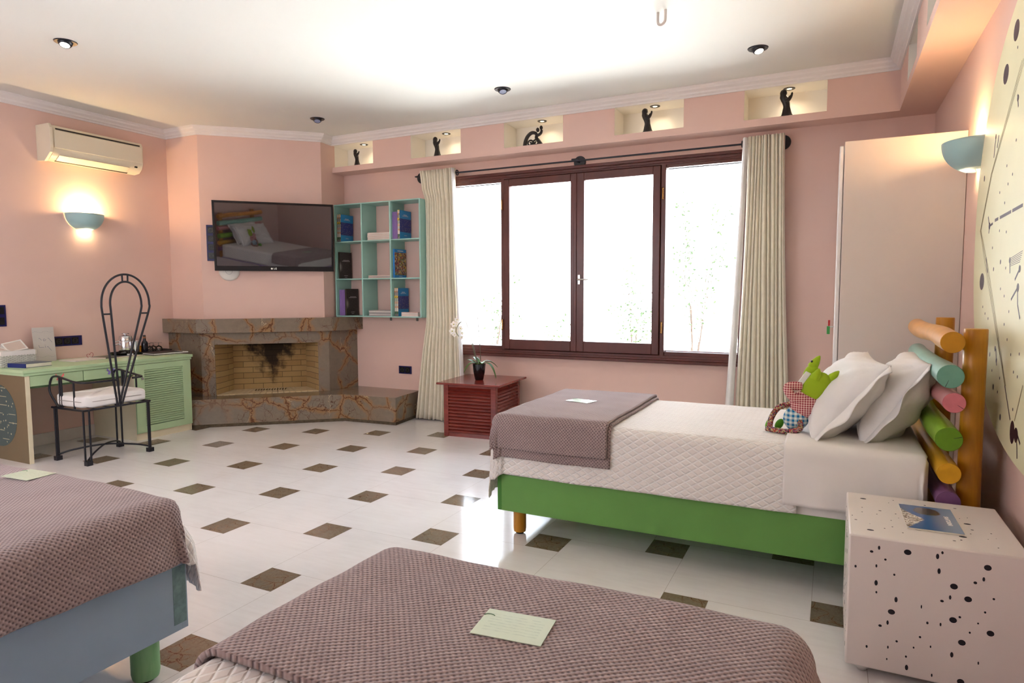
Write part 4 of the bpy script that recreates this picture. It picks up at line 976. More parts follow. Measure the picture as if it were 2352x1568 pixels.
# ------------------------------------------------------------------ red louvred nightstand and orchid
NX, NY = -3.025, 5.47
rn_ = local('nightstand', (NX, NY, 0), 'cherry red wooden nightstand with louvred sides under the window', 'nightstand', None, (0, 0, math.radians(4)))
hw, hd = .268, .30
MB().box((-.325, -.345, .492), (.325, .345, .512)).build('tabletop', m_cherry, rn_, bevel=.006)
for sx in (-1, 1):
    for sy2 in (-1, 1):
        x, y = sx*(hw-.025), sy2*(hd-.025); MB().box((x-.025, y-.025, 0), (x+.025, y+.025, .492)).build('corner_post', m_cherry, rn_, bevel=.003)
def louv(g, o, run, nrm, n, z0, z1):
    o, run, nrm = Vector(o), Vector(run), Vector(nrm); dz = (z1-z0)/n
    for k in range(n): g.obox(o+Vector((0, 0, z0+k*dz+dz*.2))+nrm*.021, run, -nrm*.018+Vector((0, 0, dz*.74)), -nrm*.004+Vector((0, 0, -.002)))
    return g
for nm, o, run, nrm in (('louvred_panel', (-hw+.05, -hd, 0), (2*hw-.1, 0, 0), (0, -1, 0)), ('louvred_panel', (hw, -hd+.05, 0), (0, 2*hd-.1, 0), (1, 0, 0)), ('louvred_panel', (-hw, hd-.05, 0), (0, -2*hd+.1, 0), (-1, 0, 0)), ('louvred_panel', (hw-.05, hd, 0), (-2*hw+.1, 0, 0), (0, 1, 0))):
    g = MB(); oo = Vector(o)-Vector(nrm)*.016; louv(g, oo, run, nrm, 14, .035, .47); g.obox(oo+Vector((0, 0, .0)), run, Vector(nrm)*.010, (0, 0, .035)); g.obox(oo+Vector((0, 0, .468)), run, Vector(nrm)*.010, (0, 0, .024)); g.obox(oo-Vector(nrm)*.006, run, Vector(nrm)*.004, (0, 0, .49)); g.build(nm, m_cherry, rn_)
ob = Vector((-3.035, 5.42, .513))
orp = local('orchid', tuple(ob), 'white orchid in a glossy black pot on the red nightstand', 'potted plant')
MB().lathe([(0, 0), (.036, 0), (.040, .004), (.056, .08), (.062, .14), (.064, .155), (.058, .155), (.054, .13), (0, .128)], (0, 0, 0), 32).build('pot', mat('glossy_black_pot', (16, 14, 20), .08), orp, smooth=40)
MB().lathe([(0, .132), (.055, .130)], (0, 0, 0), 16).build('bark', mat('bark_brown', (90, 70, 50), .9, var=.3, vs=60), orp)
RV = Vector((.896, .443, 0)); FV = Vector((-.443, .896, 0)); k_ = .0042
def op(dx, dy, dep=0): return tuple(RV*dx*k_+Vector((0, 0, -dy*k_))+FV*dep)
m_leaf = mat('orchid_leaf', (76, 116, 40), .4, var=.1); m_stem = mat('orchid_stem', (96, 80, 60), .5); m_petal = mat('orchid_petal', (248, 246, 240), .5, sss=.1); m_lip = mat('orchid_lip', (200, 190, 70), .5)
def leaf(p0, p1, p2, w, name='leaf', parent=orp, m=None):
    p0, p1, p2 = map(Vector, (p0, p1, p2)); side = (p2-p0).cross(Vector((0, 0, 1))); side = side.normalized() if side.length > 1e-6 else Vector((1, 0, 0))
    def fn(u, v):
        c = p0*(1-v)**2+p1*2*v*(1-v)+p2*v*v; ww = w*math.sin(PI*min(1, v*.93+.05))**.6*(1 if v < .97 else .5)
        return c+side*ww*(u-.5)+Vector((0, 0, 1))*abs(u-.5)*ww*.35
    MB().grid(fn, 6, 14).build(name, m or m_leaf, parent, smooth=80, solid=.002)
leaf(op(-2, -36), op(-22, -48, -.03), op(-34, -18, -.05), .045); leaf(op(2, -36), op(22, -52, .02), op(42, -28, .03), .045); leaf(op(4, -36), op(30, -50, -.05), op(39, -5, -.07), .040)
leaf(op(0, -36), op(-6, -48, .06), op(-14, -50, .13), .05); leaf(op(1, -36), op(10, -46, -.06), op(8, -40, -.12), .05); leaf(op(-4, -36), op(-20, -45, .05), op(-30, -44, .09), .04)
st1 = smoothpath([op(-2, -34), op(-12, -75), op(-25, -120), op(-36, -152)], 6); MB().tube(st1, .0042, 8).build('support_stick', m_stem, orp, smooth=60)
MB().tube(smoothpath([op(-4, -34, .01), op(-16, -80, .01), op(-27, -118, .01), op(-36, -133, 0), op(-46, -128, 0), (Vector(op(-52, -112, 0))), op(-46, -100, 0)], 6), .0034, 8).build('flower_stem', mat('stem_olive', (90, 96, 50), .5), orp, smooth=60)
MB().tube(smoothpath([op(4, -34), op(2, -80), op(-1, -120), op(-3, -158)], 6), .004, 8).build('support_stick', m_stem, orp, smooth=60)
leaf(op(0, -112), op(6, -118), op(13, -121), .022); leaf(op(0, -112), op(-4, -117), op(-8, -116), .016)
for fx, fy, fs, dp in ((-57, -128, 1, -.01), (-61, -112, 1.05, .01), (-50, -138, .8, .02), (-42, -118, .9, .02), (-38, -108, .7, -.02), (-56, -104, .7, 0), (-40, -98, .7, .01)):
    c = Vector(op(fx, fy, dp)); g = MB()
    fl = c
    for k in range(5):
        a = 2*PI*k/5+.3*fx; d = (RV*math.cos(a)+Vector((0, 0, 1))*math.sin(a)); s2 = d.cross(FV)
        rr = .026*fs
        Mx = Matrix((d, s2, FV)).transposed()
        g.ell(c+d*rr*.62, (rr*.62, rr*.5, .003), 10, 5, Mx)
    pt = g.build('blossom', m_petal, orp, smooth=70); MB().ell(c-FV*.004, (.006*fs,)*3, 8, 6).build('lip', m_lip, pt, smooth=60)

# ------------------------------------------------------------------ beds
def drape(rect, zt, rr, cloth, nu, nv, flare=.06, wav=.008, wf=9.0, skew=None, bumpz=.004, seed=0, rot=0.0):
    """a cloth laid flat over a block: whatever passes the edge folds down; uv = flat cloth metres"""
    x0, x1, y0, y1 = rect; u0, u1, v0, v1 = cloth; g = MB()
    def flat(a, b):
        u = u0+(u1-u0)*a; lo = v0+(skew(a) if skew else 0); return u, lo+(v1-lo)*b
    def fn(a, b):
        u, v = flat(a, b)
        cx = min(max(u, x0+rr), x1-rr); cy_ = min(max(v, y0+rr), y1-rr); du, dv = u-cx, v-cy_
        r = math.hypot(du, dv)
        z = zt+bumpz*(2+math.sin(u*7+seed)+math.sin(v*9+2*seed+u*3))*.25+bumpz*.25*math.sin(u*19+v*13+seed)*math.sin(v*23-u*8)
        if r < 1e-9: return (u, v, z)
        dx, dy = du/r, dv/r; q = rr*PI/2; r = min(r, 1.10*max(abs(du), abs(dv)))
        if r < q: h, d = rr*math.sin(r/rr), rr*(1-math.cos(r/rr))
        else: h, d = rr+(r-q)*flare, rr+(r-q)
        hang = max(0, r-q); t = u*abs(dy)+v*abs(dx)
        h += wav*(1+math.sin(t*wf+seed))*min(1, hang/.12)+wav*.5*(1+math.sin(t*wf*2.3+1+seed))*min(1, hang/.2)
        if abs(dx*dy) > .05: h += .035*abs(dx*dy)*2*min(1, hang/.1)
        return (cx+dx*h, cy_+dy*h, z-d)
    c_, s_ = math.cos(rot), math.sin(rot)
    g.grid(fn, nu, nv, uvf=lambda a, b: (lambda u, v: (u*c_-v*s_, u*s_+v*c_))(*flat(a, b)))
    return g
def rest(u, v, zt, bumpz, seed):
    f = lambda u, v: zt+bumpz*(2+math.sin(u*7+seed)+math.sin(v*9+2*seed+u*3))*.25+bumpz*.25*math.sin(u*19+v*13+seed)*math.sin(v*23-u*8)
    return max(f(u+a, v+b) for a in (-.07, 0, .07) for b in (-.05, 0, .05))+.0075
def exp(r, e): return (r[0]-e, r[1]+e, r[2]-e, r[3]+e)
def bed_frame(root, X0, X1, Y0, Y1, mf, ml, legs, mpatch=None, patch=None, zt=.352):
    g = MB(); t = .025; g.box((X0, Y0, .15), (X1, Y0+t, zt)); g.box((X0, Y1-t, .15), (X1, Y1, zt)); g.box((X0, Y0+t, .15), (X0+t, Y1-t, zt)); g.box((X1-t, Y0+t, .15), (X1, Y1-t, zt)); g.box((X0+t, Y0+t, .28), (X1-t, Y1-t, .30))
    if patch: g.mat(1); [g.box(*p) for p in patch]
    g.build('bed_frame', [mf, mpatch or mf], root, bevel=.004)
    for x, y, r in legs: 
        MB().lathe([(0, .012), (r*.92, .012), (r, .03), (r, .16), (r, .28), (0, .28)], (x, y, 0), 24).build('leg', ml, root, smooth=40); MB().cyl((x, y, 0), (x, y, .013), r*.6, 16).build('glide', m_blackp, root)
def mattress(root, rect, zt, m=None):
    r = exp(rect, -.004); g = MB(); n = 3
    g.prism([(r[0]+.03, r[2]), (r[1]-.03, r[2]), (r[1], r[2]+.03), (r[1], r[3]-.03), (r[1]-.03, r[3]), (r[0]+.03, r[3]), (r[0], r[3]-.03), (r[0], r[2]+.03)], .30, zt-.006)
    g.build('mattress', m or m_sheet, root, bevel=.03, smooth=40)
def hangd(zt, zh, rr): return (zt-zh)-rr+rr*PI/2-rr   # flat length beyond the edge for a hem at height zh
def cover(name, label, cat, rect, zt, rr, cloth, nu, nv, m, e=.004, solid=.004, group=None, **kw):
    g = drape(exp(rect, e), zt+e, rr, cloth, nu, nv, **kw)
    o = g.build(name, m, off=((rect[0]+rect[1])/2, (rect[2]+rect[3])/2, zt), smooth=180, solid=solid); return tag(o, label, cat, group)
def greencard(loc, rz, rx, lab, w=.155, d=.105):
    s = bpy.data.materials.get('pale_green_card')
    if not s:
        n_ = NT('pale_green_card'); q = n_.xyz(n_.coord())
        l_ = n_.math('GREATER_THAN', n_.math('SINE', n_.math('MULTIPLY', q[1], 560)), .55); gate = n_.math('GREATER_THAN', n_.noise(n_.scale(n_.coord(), (60, 400, 1)), 1, 2)[0], .47)
        ins = n_.math('MULTIPLY', n_.math('LESS_THAN', n_.math('ABSOLUTE', q[0]), .062), n_.math('LESS_THAN', n_.math('ABSOLUTE', q[1]), .038))
        n_.set(color=n_.mix(n_.math('MULTIPLY', n_.math('MULTIPLY', l_, gate), n_.math('MULTIPLY', ins, .22)), lin((212, 226, 200)), lin((120, 150, 130))), rough=.25, coat=.3); s = n_.m
    r = local('guest_card', loc, lab, 'card', 'laminated guest cards on the beds', (rx[0], rx[1], rz))
    MB().box((-w/2, -d/2, 0), (w/2, d/2, .0016)).build('card_sheet', s, r)
    g = MB().tube([(-w*.42+.012*math.cos(a), d*.22+.008*math.sin(a), .002) for a in [PI*k/8 for k in range(1, 9)]], .0013, 6); g.build('leaf_emblem', mat('emblem_green', (130, 160, 130), .6) if 'emblem_green' not in bpy.data.materials else bpy.data.materials['emblem_green'], r)
    return r
# green bed
gr = (-1.635, .385, 3.12, 4.12); ZG = .655
bd = thing('bed', (-.63, 3.62, 0), 'green framed single bed with headboard of painted logs under the window', 'bed')
bed_frame(bd, *gr, m_green, m_ochre, [(-1.545, 3.215, .036), (-1.545, 4.03, .036), (.30, 4.03, .036), (.30, 3.215, .036)], m_greend, [((-1.6353, 3.119, .152), (-1.612, 3.1206, .348))])
mattress(bd, gr, ZG)
Hh = hangd(ZG, .350, .05)
cover('bedspread', 'white diamond-quilted bedspread on the green bed', 'bedspread', gr, ZG, .05, (gr[0]-Hh-.10, -.12, gr[2]-Hh, gr[3]+Hh), 130, 110, m_quilt, rot=0, wav=.003)
cover('bed_sheet', 'plain white sheet folded back at the head of the green bed', 'sheet', gr, ZG, .05, (-.178, .375, gr[2]-hangd(ZG, .375, .05), gr[3]+.2), 60, 90, m_sheet, e=.009, wav=.004, wf=22, seed=2, bumpz=.006)
bx = exp(gr, .012)
for k, (ua, ub, hh, e_) in enumerate(((-1.655, -.985, .428, .014), (-1.66, -1.0, .448, .030))):
    g = drape(exp(gr, e_), ZG+e_, .05, (ua-.03, ub, gr[2]-hangd(ZG, hh, .05), gr[3]+.16), 60, 110, wav=.006, wf=11, seed=3, bumpz=.006)
    if k == 0: bl = thing('blanket', (-1.3, 3.6, ZG), 'mauve waffle blanket folded across the foot of the green bed', 'blanket', 'mauve blankets on the beds')
    g.build('blanket_layer', m_blanket, bl, smooth=180, solid=.012)
greencard((-1.345, 3.66, rest(-1.345, 3.66, ZG+.030, .006, 3)), math.radians(-15), (0, 0), 'pale card on the blanket of the green bed')
# left bed
lr = (-3.40, -2.065, -.50, 1.505); ZL = .605
bd = thing('bed', (-2.7, .5, 0), 'grey-blue framed bed with mint leg at the lower left', 'bed')
bed_frame(bd, lr[0], lr[1]+.005, lr[2], lr[3]+.005, m_bluebed, m_greenleg, [(-2.125, 1.385, .046), (-3.3, 1.385, .046), (-2.125, -.38, .046), (-3.3, -.38, .046)], m_teal, [((lr[1]+.0045, 1.455, .175), (lr[1]+.0062, 1.505, .385))], zt=.395)
mattress(bd, lr, ZL)
Hh = hangd(ZL, .35, .05)
cover('bedspread', 'white quilted bedspread peeking out at the corner of the grey-blue bed', 'bedspread', lr, ZL, .05, (lr[0]-Hh, lr[1]+Hh-.048, lr[2]+.1, lr[3]+Hh+.06), 110, 130, m_quilt, wav=.003, bumpz=.002, rot=PI/2, flare=.09)
bl = thing('blanket', (-2.7, 1.0, ZL), 'mauve waffle blanket draped over the foot of the grey-blue bed', 'blanket', 'mauve blankets on the beds')
drape(exp(lr, .020), ZL+.016, .07, (lr[0]-.2, lr[1]+hangd(ZL, .372, .07), .50, lr[3]-.0), 110, 80, wav=.014, wf=10, seed=1, bumpz=.010, flare=.1).build('blanket_layer', m_blanket, bl, smooth=180, solid=.012)
greencard((-2.835, 1.41, rest(-2.835, 1.41, ZL+.016, .010, 1)), math.radians(4), (0, 0), 'pale green card on the blanket of the grey-blue bed', .16, .11)
# centre bed
mr_ = (-1.145, -.035, -.50, 1.50); ZM = .60
bd = thing('bed', (-.6, .5, 0), 'bed in the foreground, its mauve blanket reaching the bottom edge', 'bed')
bed_frame(bd, *mr_, mat('lilac_bed_paint', (170, 150, 190), .5), m_greenleg, [(-1.06, 1.40, .045), (-.12, 1.40, .045), (-1.06, -.4, .045), (-.12, -.4, .045)])
mattress(bd, mr_, ZM)
cover('bedspread', 'white diamond-quilted bedspread of the foreground bed', 'bedspread', mr_, ZM, .05, (mr_[0]-hangd(ZM, .36, .05), mr_[1]+hangd(ZM, .36, .05), mr_[2]+.1, mr_[3]+hangd(ZM, .36, .05)), 120, 120, m_quilt, wav=.002, bumpz=.002, rot=PI/2)
bl = thing('blanket', (-.6, 1.2, ZM), 'mauve waffle blanket on the foreground bed with a card on it', 'blanket', 'mauve blankets on the beds')
drape(exp(mr_, .020), ZM+.018, .07, (mr_[0]-hangd(ZM, .40, .07), mr_[1]+hangd(ZM, .38, .07), .865, mr_[3]+.09), 120, 80, wav=.010, wf=9, seed=4, bumpz=.008, flare=.08, skew=lambda a: .0+.16*a-.05*math.sin(PI*a), rot=.12).build('blanket_layer', m_blanket, bl, smooth=180, solid=.014)
greencard((-.598, 1.212, rest(-.598, 1.212, ZM+.018, .008, 4)), math.radians(6), (0, 0), 'pale green card lying on the foreground bed blanket', .158, .112)

# log headboard
hb = thing('headboard', (.48, 3.6, 0), 'headboard of six coloured logs between two ochre posts', 'headboard')
for y, zt in ((3.205, 1.195), (4.02, 1.212)): MB().lathe([(0, 0), (.044, 0), (.044, .4), (.041, .8), (.042, zt-.004), (.040, zt), (0, zt)], (.527, y, 0), 28).build('post', m_ochre, hb, smooth=40)
logs = [(1.146, .0425, (232, 160, 70), (196, 134, 20), .430), (1.010, .047, (150, 205, 190), (112, 165, 145), .428), (.905, .040, (225, 150, 150), (214, 120, 130), .444), (.757, .048, (140, 190, 50), (104, 150, 20), .432), (.618, .042, (235, 175, 40), (218, 160, 20), .438), (.502, .043, (150, 100, 150), (118, 74, 120), .440)]
for k, (z, r, c_side, c_end, x) in enumerate(logs):
    random.seed(k+3); n = 9; pts = []; rs = []
    for i in range(n+1):
        t = i/n; pts.append((x+.012*math.sin(t*5+k)*t, 3.065+1.10*t, z+.010*math.sin(t*6+k*1.7)*t+(.012*t if k == 0 else 0))); rs.append(r*(1+.06*math.sin(t*9+k*2)*min(1, t*4)))
    g = MB().tube(smoothpath(pts, 4), [rs[min(n, i//4)]+(rs[min(n, i//4+1)]-rs[min(n, i//4)])*((i % 4)/4) for i in range(n*4+1)], 28, cap=False)
    nm = ['orange', 'teal', 'pink', 'green', 'yellow', 'purple'][k]; lg = g.build('log', mat('log_paint_'+nm, c_side, .3, var=.08, vs=9, coat=.25), hb, smooth=60)
    lg['label'] = nm+' painted log'
    for yy, sg in ((3.065, -1), (4.165, 1)):
        q = pts[0] if sg < 0 else pts[-1]; rr_ = rs[0] if sg < 0 else rs[-1]
        g = MB().lathe([(0, .001), (rr_*.97, .001), (rr_, -.001)], q, 28, (0, sg, 0))
        if k in (1, 2, 3) and sg < 0:
            g.mat(1); a = [1.2, -.6, .3][k-1]; d = Vector((math.cos(a)*(-1 if k == 1 else 1), 0, math.sin(a) if k != 1 else -math.sin(a))); p0 = Vector(q)+Vector((0, -.0012, 0))+d*rr_*.35; g.tube([p0, p0+d*rr_*.6], [.0006, .0012], 6)
        g.build('log_end', [mat('log_end_'+nm+('' if sg < 0 else '_far'), c_end, .6, var=.05, vs=30), m_black], lg, smooth=30)

# pillows
def pillow(c, ang, yaw, w, h, t, label, seed, hem=.05):
    rnd = random.Random(seed); ph = [rnd.uniform(0, 6) for _ in range(8)]
    r = local('pillow', c, label, 'pillow', 'white pillows on the green bed', (0, 0, yaw))
    H_ = Vector((math.cos(ang), 0, math.sin(ang))); N_ = Vector((-math.sin(ang), 0, math.cos(ang))); Wd = Vector((0, 1, 0))
    def surf(sg):
        def fn(u, v):
            a, b = 2*u-1, 2*v-1
            T = t*max(0, (1-abs(a)**2.6))**.55*max(0, (1-abs(b)**2.6))**.55
            x = a*w/2*(1-.07*(1-b*b)*abs(a)); y = b*h/2*(1-.08*(1-a*a)*abs(b))
            wr = 0
            for k in range(4):
                ca, cb = (1 if k % 2 else -1), (1 if k > 1 else -1); d = math.hypot(a-ca, b-cb); an = math.atan2(b-cb, a-ca)
                wr += .011*math.sin(an*11+ph[k])*math.exp(-d*1.5)*min(1, d*3)
            wr += .006*math.sin(a*7+b*5+ph[4])+.005*math.sin(a*3-b*11+ph[5])
            sagx = -.03*(b)**2*(1 if sg > 0 else 0)
            return Wd*x+H_*y+N_*(sg*(T+wr*min(1, T/.03)))
        return fn
    g = MB().grid(surf(1), 44, 36); n0 = len(g.f); g.grid(surf(-1), 44, 36)
    for i in range(n0, len(g.f)): g.f[i] = g.f[i][::-1]
    o = g.build('pillowcase', m_pillow, r, smooth=180, weld=True)
    def flap(u, v):
        b = 2*u-1; y = b*h/2*.97; x = -w/2*(1-.07*(1-b*b))-hem*v+.01
        return Wd*x+H_*y+N_*(.014*math.sin(b*4+ph[6])*v+.006*math.sin(b*9+ph[7])*v)+Vector((0, 0, -.02*v*v))
    MB().grid(flap, 30, 6).build('case_hem', m_pillow, r, smooth=180, solid=.003)
    return r
pillow((.285, 3.64, .84), math.radians(57), math.radians(-4), .70, .47, .125, 'white pillow leaning directly against the coloured logs', 4, .045)
pillow((.055, 3.62, .84), math.radians(50), math.radians(5), .71, .48, .12, 'front white pillow with the green toy leaning on it', 9, .06)

# plush toy
fr = thing('plush_toy', (-.14, 3.44, ZG), 'lime green plush animal in red gingham shirt leaning on the front pillow', 'plush toy')
LY = 3.43; up = Vector((.42, 0, .91)).normalized(); sdv = Vector((.91, 0, -.42)).normalized(); b0 = Vector((-.150, LY, .722))
Rm = Matrix((sdv, Vector((0, 1, 0)), up)).transposed()
def fp_(a, b, c_): return b0+sdv*a+Vector((0, b, 0))+up*c_
MB().ell(fp_(0, 0, .010), (.058, .050, .062), 20, 12, Rm).build('shorts', m_gblue, fr, smooth=60)
MB().ell(fp_(.004, 0, .090), (.068, .056, .070), 20, 12, Rm).build('shirt', m_gred, fr, smooth=60)
MB().tube(smoothpath([fp_(-.01, -.035, .12), fp_(-.06, -.05, .105), fp_(-.10, -.035, .135), fp_(-.05, -.01, .165)], 6), .021, 12).build('sleeve', m_gred, fr, smooth=60)
g = MB()
hp_ = [(.004, .130, .040), (.006, .150, .052), (.010, .180, .060), (.014, .215, .060), (.016, .245, .050), (.016, .262, .030), (.016, .268, .006)]
vs = []; n = 24
for a_, h_, r_ in hp_: vs += [tuple(fp_(a_+r_*math.cos(2*PI*i/n), .85*r_*math.sin(2*PI*i/n), h_)) for i in range(n)]
g.add(vs, [(j*n+i, j*n+(i+1) % n, (j+1)*n+(i+1) % n, (j+1)*n+i) for j in range(len(hp_)-1) for i in range(n)])
g.ell(fp_(-.040, .030, .235), (.030, .026, .050), 16, 10, Rm)
for (a_, c2, h_), (da, dh) in (((-.012, -.035, .225), (-.004, .055)), ((.046, .0, .240), (.014, .065)), ((-.046, .034, .265), (.004, .065))):
    g.tube([fp_(a_, c2, h_), fp_(a_+da*.5, c2, h_+dh*.45), fp_(a_+da, c2, h_+dh*.8), fp_(a_+da*1.3, c2, h_+dh)], [.024, .019, .011, .003], 12)
g.build('head', m_lime, fr, smooth=70)
MB().ell(fp_(-.060, .022, .290), (.006,)*3, 8, 6).build('eye', m_blackp, fr, smooth=60)
z_ = ZG+.016
MB().tube(smoothpath([(-.13, LY-.03, .735), (-.125, LY-.06, z_+.02), (-.18, LY-.07, z_+.004), (-.25, LY-.06, z_+.006), (-.275, LY-.05, z_+.008)], 8), .0135, 12).build('leg', m_floral, fr, smooth=60)
MB().tube(smoothpath([(-.262, LY-.04, z_+.01), (-.255, LY-.03, .73), (-.225, LY-.02, .78), (-.175, LY-.01, .80)], 8), .0135, 12).build('leg', m_floral, fr, smooth=60)
for p, r_ in (((-.268, LY+.03, z_+.025), (.014, .03, .035)), ((-.222, LY+.02, z_+.02), (.018, .03, .03))): MB().ell(p, r_, 12, 8, Matrix.Rotation(.5, 3, 'Y')).build('foot', m_limed, fr, smooth=60)
g = MB(); g.obox(fp_(-.075, -.02, .15), sdv*.026, Vector((.0, .012, 0)), up*.09+sdv*.012); g.build('tag', m_white, fr, bevel=.002)

# the foreground bed's own headboard, pillows and toy: behind the camera, seen mirrored in the television
HB = [o for o in bpy.data.objects if o.name == 'headboard'][0]; PL = sorted([o for o in bpy.data.objects if o.name.startswith('pillow') and o.parent is None], key=lambda o: o.name)
def moved(src, label, zoff=0.0):
    c = copy_tree(src); x, y, z = src.location
    c.location = (-.59+(y-3.62), -.50-(x-.385), z+zoff); c.rotation_euler.z = src.rotation_euler.z-PI/2; c['label'] = label; return c
moved(HB, 'log headboard of the foreground bed, mirrored at the left of the television screen')
moved(PL[0], 'rear pillow of the foreground bed, mirrored in the television screen', ZM-ZG)['group'] = 'white pillows on the foreground bed'
moved(PL[1], 'front pillow of the foreground bed, mirrored in the television screen', ZM-ZG)['group'] = 'white pillows on the foreground bed'
moved(fr, 'second green plush toy on the foreground bed, mirrored in the television screen', ZM-ZG)

# ------------------------------------------------------------------ white perforated nightstand with magazine
ns = thing('nightstand', (.33, 2.765, 0), 'white nightstand peppered with small dark holes at the lower right', 'nightstand')
FR = [(0.145,0.455,0.0053,0.0043),(0.167,0.472,0.0036,0.0071),(0.187,0.434,0.0036,0.0038),(0.098,0.394,0.0033,0.0048),(0.161,0.407,0.0028,0.0057),(0.251,0.471,0.0109,0.0093),(0.215,0.386,0.0032,0.0038),(0.162,0.347,0.0049,0.0096),(0.164,0.314,0.0028,0.0043),(0.223,0.3,0.0047,0.0095),(0.211,0.254,0.0107,0.0091),(0.201,0.214,0.0036,0.0077),(0.179,0.198,0.0053,0.0043),(0.297,0.291,0.0019,0.0065),(0.336,0.472,0.0045,0.0092),(0.349,0.487,0.0034,0.005),(0.342,0.423,0.0045,0.0096),(0.473,0.459,0.0103,0.0094),(0.464,0.419,0.0036,0.0072),(0.442,0.403,0.005,0.0045),(0.385,0.379,0.0107,0.0096),(0.425,0.344,0.0105,0.0095),(0.376,0.34,0.0033,0.0073),(0.354,0.323,0.0052,0.0042),(0.493,0.359,0.0035,0.0036),(0.472,0.31,0.0032,0.0036),(0.405,0.279,0.0037,0.0037),(0.387,0.265,0.0107,0.0097),(0.353,0.242,0.0026,0.006),(0.316,0.239,0.0034,0.0047),(0.455,0.269,0.0025,0.0032),(0.434,0.233,0.0029,0.0036),(0.489,0.243,0.0103,0.0095),(0.297,0.185,0.0035,0.0038),(0.23,0.154,0.0036,0.0038),(0.141,0.114,0.0033,0.0049),(0.205,0.127,0.0024,0.0053),(0.28,0.144,0.0027,0.0033),(0.328,0.159,0.0023,0.0042),(0.414,0.194,0.0106,0.0096),(0.388,0.146,0.0045,0.0093),(0.259,0.107,0.0031,0.0038),(0.203,0.084,0.002,0.0039),(0.262,0.069,0.0047,0.0095),(0.461,0.136,0.0022,0.0055),(0.335,0.061,0.0023,0.0056),(0.416,0.06,0.0103,0.0096)]
TP = [(0.134,2.951,0.0109),(0.126,2.828,0.0024),(0.124,2.769,0.0023),(0.1,2.663,0.0045),(0.143,2.567,0.0112),(0.173,2.763,0.0023),(0.186,2.813,0.0051),(0.144,2.637,0.0013),(0.189,2.606,0.0026),(0.215,2.636,0.0026),(0.216,2.709,0.0022),(0.237,2.797,0.0028),(0.243,2.749,0.0018),(0.223,2.935,0.0019),(0.242,2.978,0.0024),(0.277,2.935,0.0106),(0.348,2.959,0.0038),(0.448,2.967,0.0052),(0.243,2.585,0.0025),(0.46,2.784,0.011),(0.465,2.721,0.0047),(0.453,2.674,0.0021),(0.424,2.63,0.0117),(0.414,2.593,0.0033),(0.392,2.576,0.0045),(0.517,2.706,0.0025),(0.497,2.64,0.0016),(0.523,2.659,0.0012),(0.511,2.563,0.0024),(0.472,2.861,0.0018),(0.445,2.841,0.0018),(0.089,2.711,0.0023),(0.294,2.642,0.012)]
g = MB().box((.075, 2.497, .036), (.588, 3.030, .507))
g.build('cabinet', mat('nightstand_white', (232, 222, 216), .45, var=.01), ns, bevel=.006, smooth=40)
g = MB()
def disc(g, c, u, v, n_, n=18):
    c, u, v, n_ = map(Vector, (c, u, v, n_)); return g.add([c+n_+u*math.cos(2*PI*k/n)+v*math.sin(2*PI*k/n) for k in range(n)]+[c+u*math.cos(2*PI*k/n)+v*math.sin(2*PI*k/n) for k in range(n)], [tuple(range(n))]+[(k, k+n, (k+1) % n+n, (k+1) % n) for k in range(n)])
for x, z, a, b in FR: disc(g, (x, 2.497, z), (a, 0, 0), (0, 0, b), (0, -.0004, 0))
for x, y, a in TP: disc(g, (x, y, .507), (a, 0, 0), (0, a*.55 if a > .004 else a, 0), (0, 0, .0004))
random.seed(11)
for k in range(34): a = random.choice((.003, .004, .005, .010)); disc(g, (.075, random.uniform(2.53, 3.0), random.uniform(.07, .48)), (0, a, 0), (0, 0, a*.8), (-.0004, 0, 0))
tag(g.build('perforation', mat('perforation_dark', (20, 16, 28), .7), ns), kind='stuff')
for x, y in ((.13, 2.55), (.53, 2.55), (.13, 2.98), (.53, 2.98)): MB().lathe([(0, 0), (.014, .002), (.022, .014), (.022, .026), (.010, .037), (0, .037)], (x, y, 0), 20).build('ball_foot', m_steel, ns, smooth=50)
mg = local('magazine', (.343, 2.775, .5078), 'travel magazine lettered SANTORINI on the white nightstand', 'magazine', None, (0, 0, math.radians(1)))
s = NT('magazine_cover'); v = s.coord(); q = s.xyz(v)
edge = s.math('ADD', q[0], s.math('MULTIPLY', s.math('ABSOLUTE', s.math('ADD', q[1], .03)), .55)); town = s.sstep(s.math('ADD', edge, s.math('MULTIPLY', s.noise(v, 30, 3)[0], .03)), -.002, -.012)
tc_ = s.voro(s.scale(v, (1, 1.4, 1)), 170)[1]
cl = s.mix(s.sstep(q[0], -.02, .09), lin((58, 100, 158)), lin((150, 175, 205)))
rockd = s.n('VectorMath', operation='DISTANCE'); s.put(rockd.inputs[0], v); rockd.inputs[1].default_value = (.0, .075, .004)
cl = s.mix(s.sstep(s.math('ADD', rockd.outputs['Value'], s.math('MULTIPLY', s.noise(v, 40, 3)[0], .02)), .058, .050), cl, lin((96, 88, 92)))
cl = s.mix(town, cl, s.ramp(s.xyz(tc_)[0], [(0, lin((96, 78, 66))), (.35, lin((150, 130, 116))), (.6, lin((226, 216, 202))), (1, lin((246, 240, 232)))]))
s.set(color=cl, rough=.2, coat=.3)
MB().box((-.084, -.138, .0), (.084, .138, .006)).build('page_block', m_pages, mg); MB().box((-.085, -.139, .006), (.085, .139, .0072)).build('front_cover', s.m, mg)
M6 = Matrix.Translation((.055, -.012, .0073))@Matrix.Rotation(-PI/2, 4, 'Z'); g = MB().text('SANTORINI', .020, .0001, M6, .0006); g.build('title', m_pale, mg)

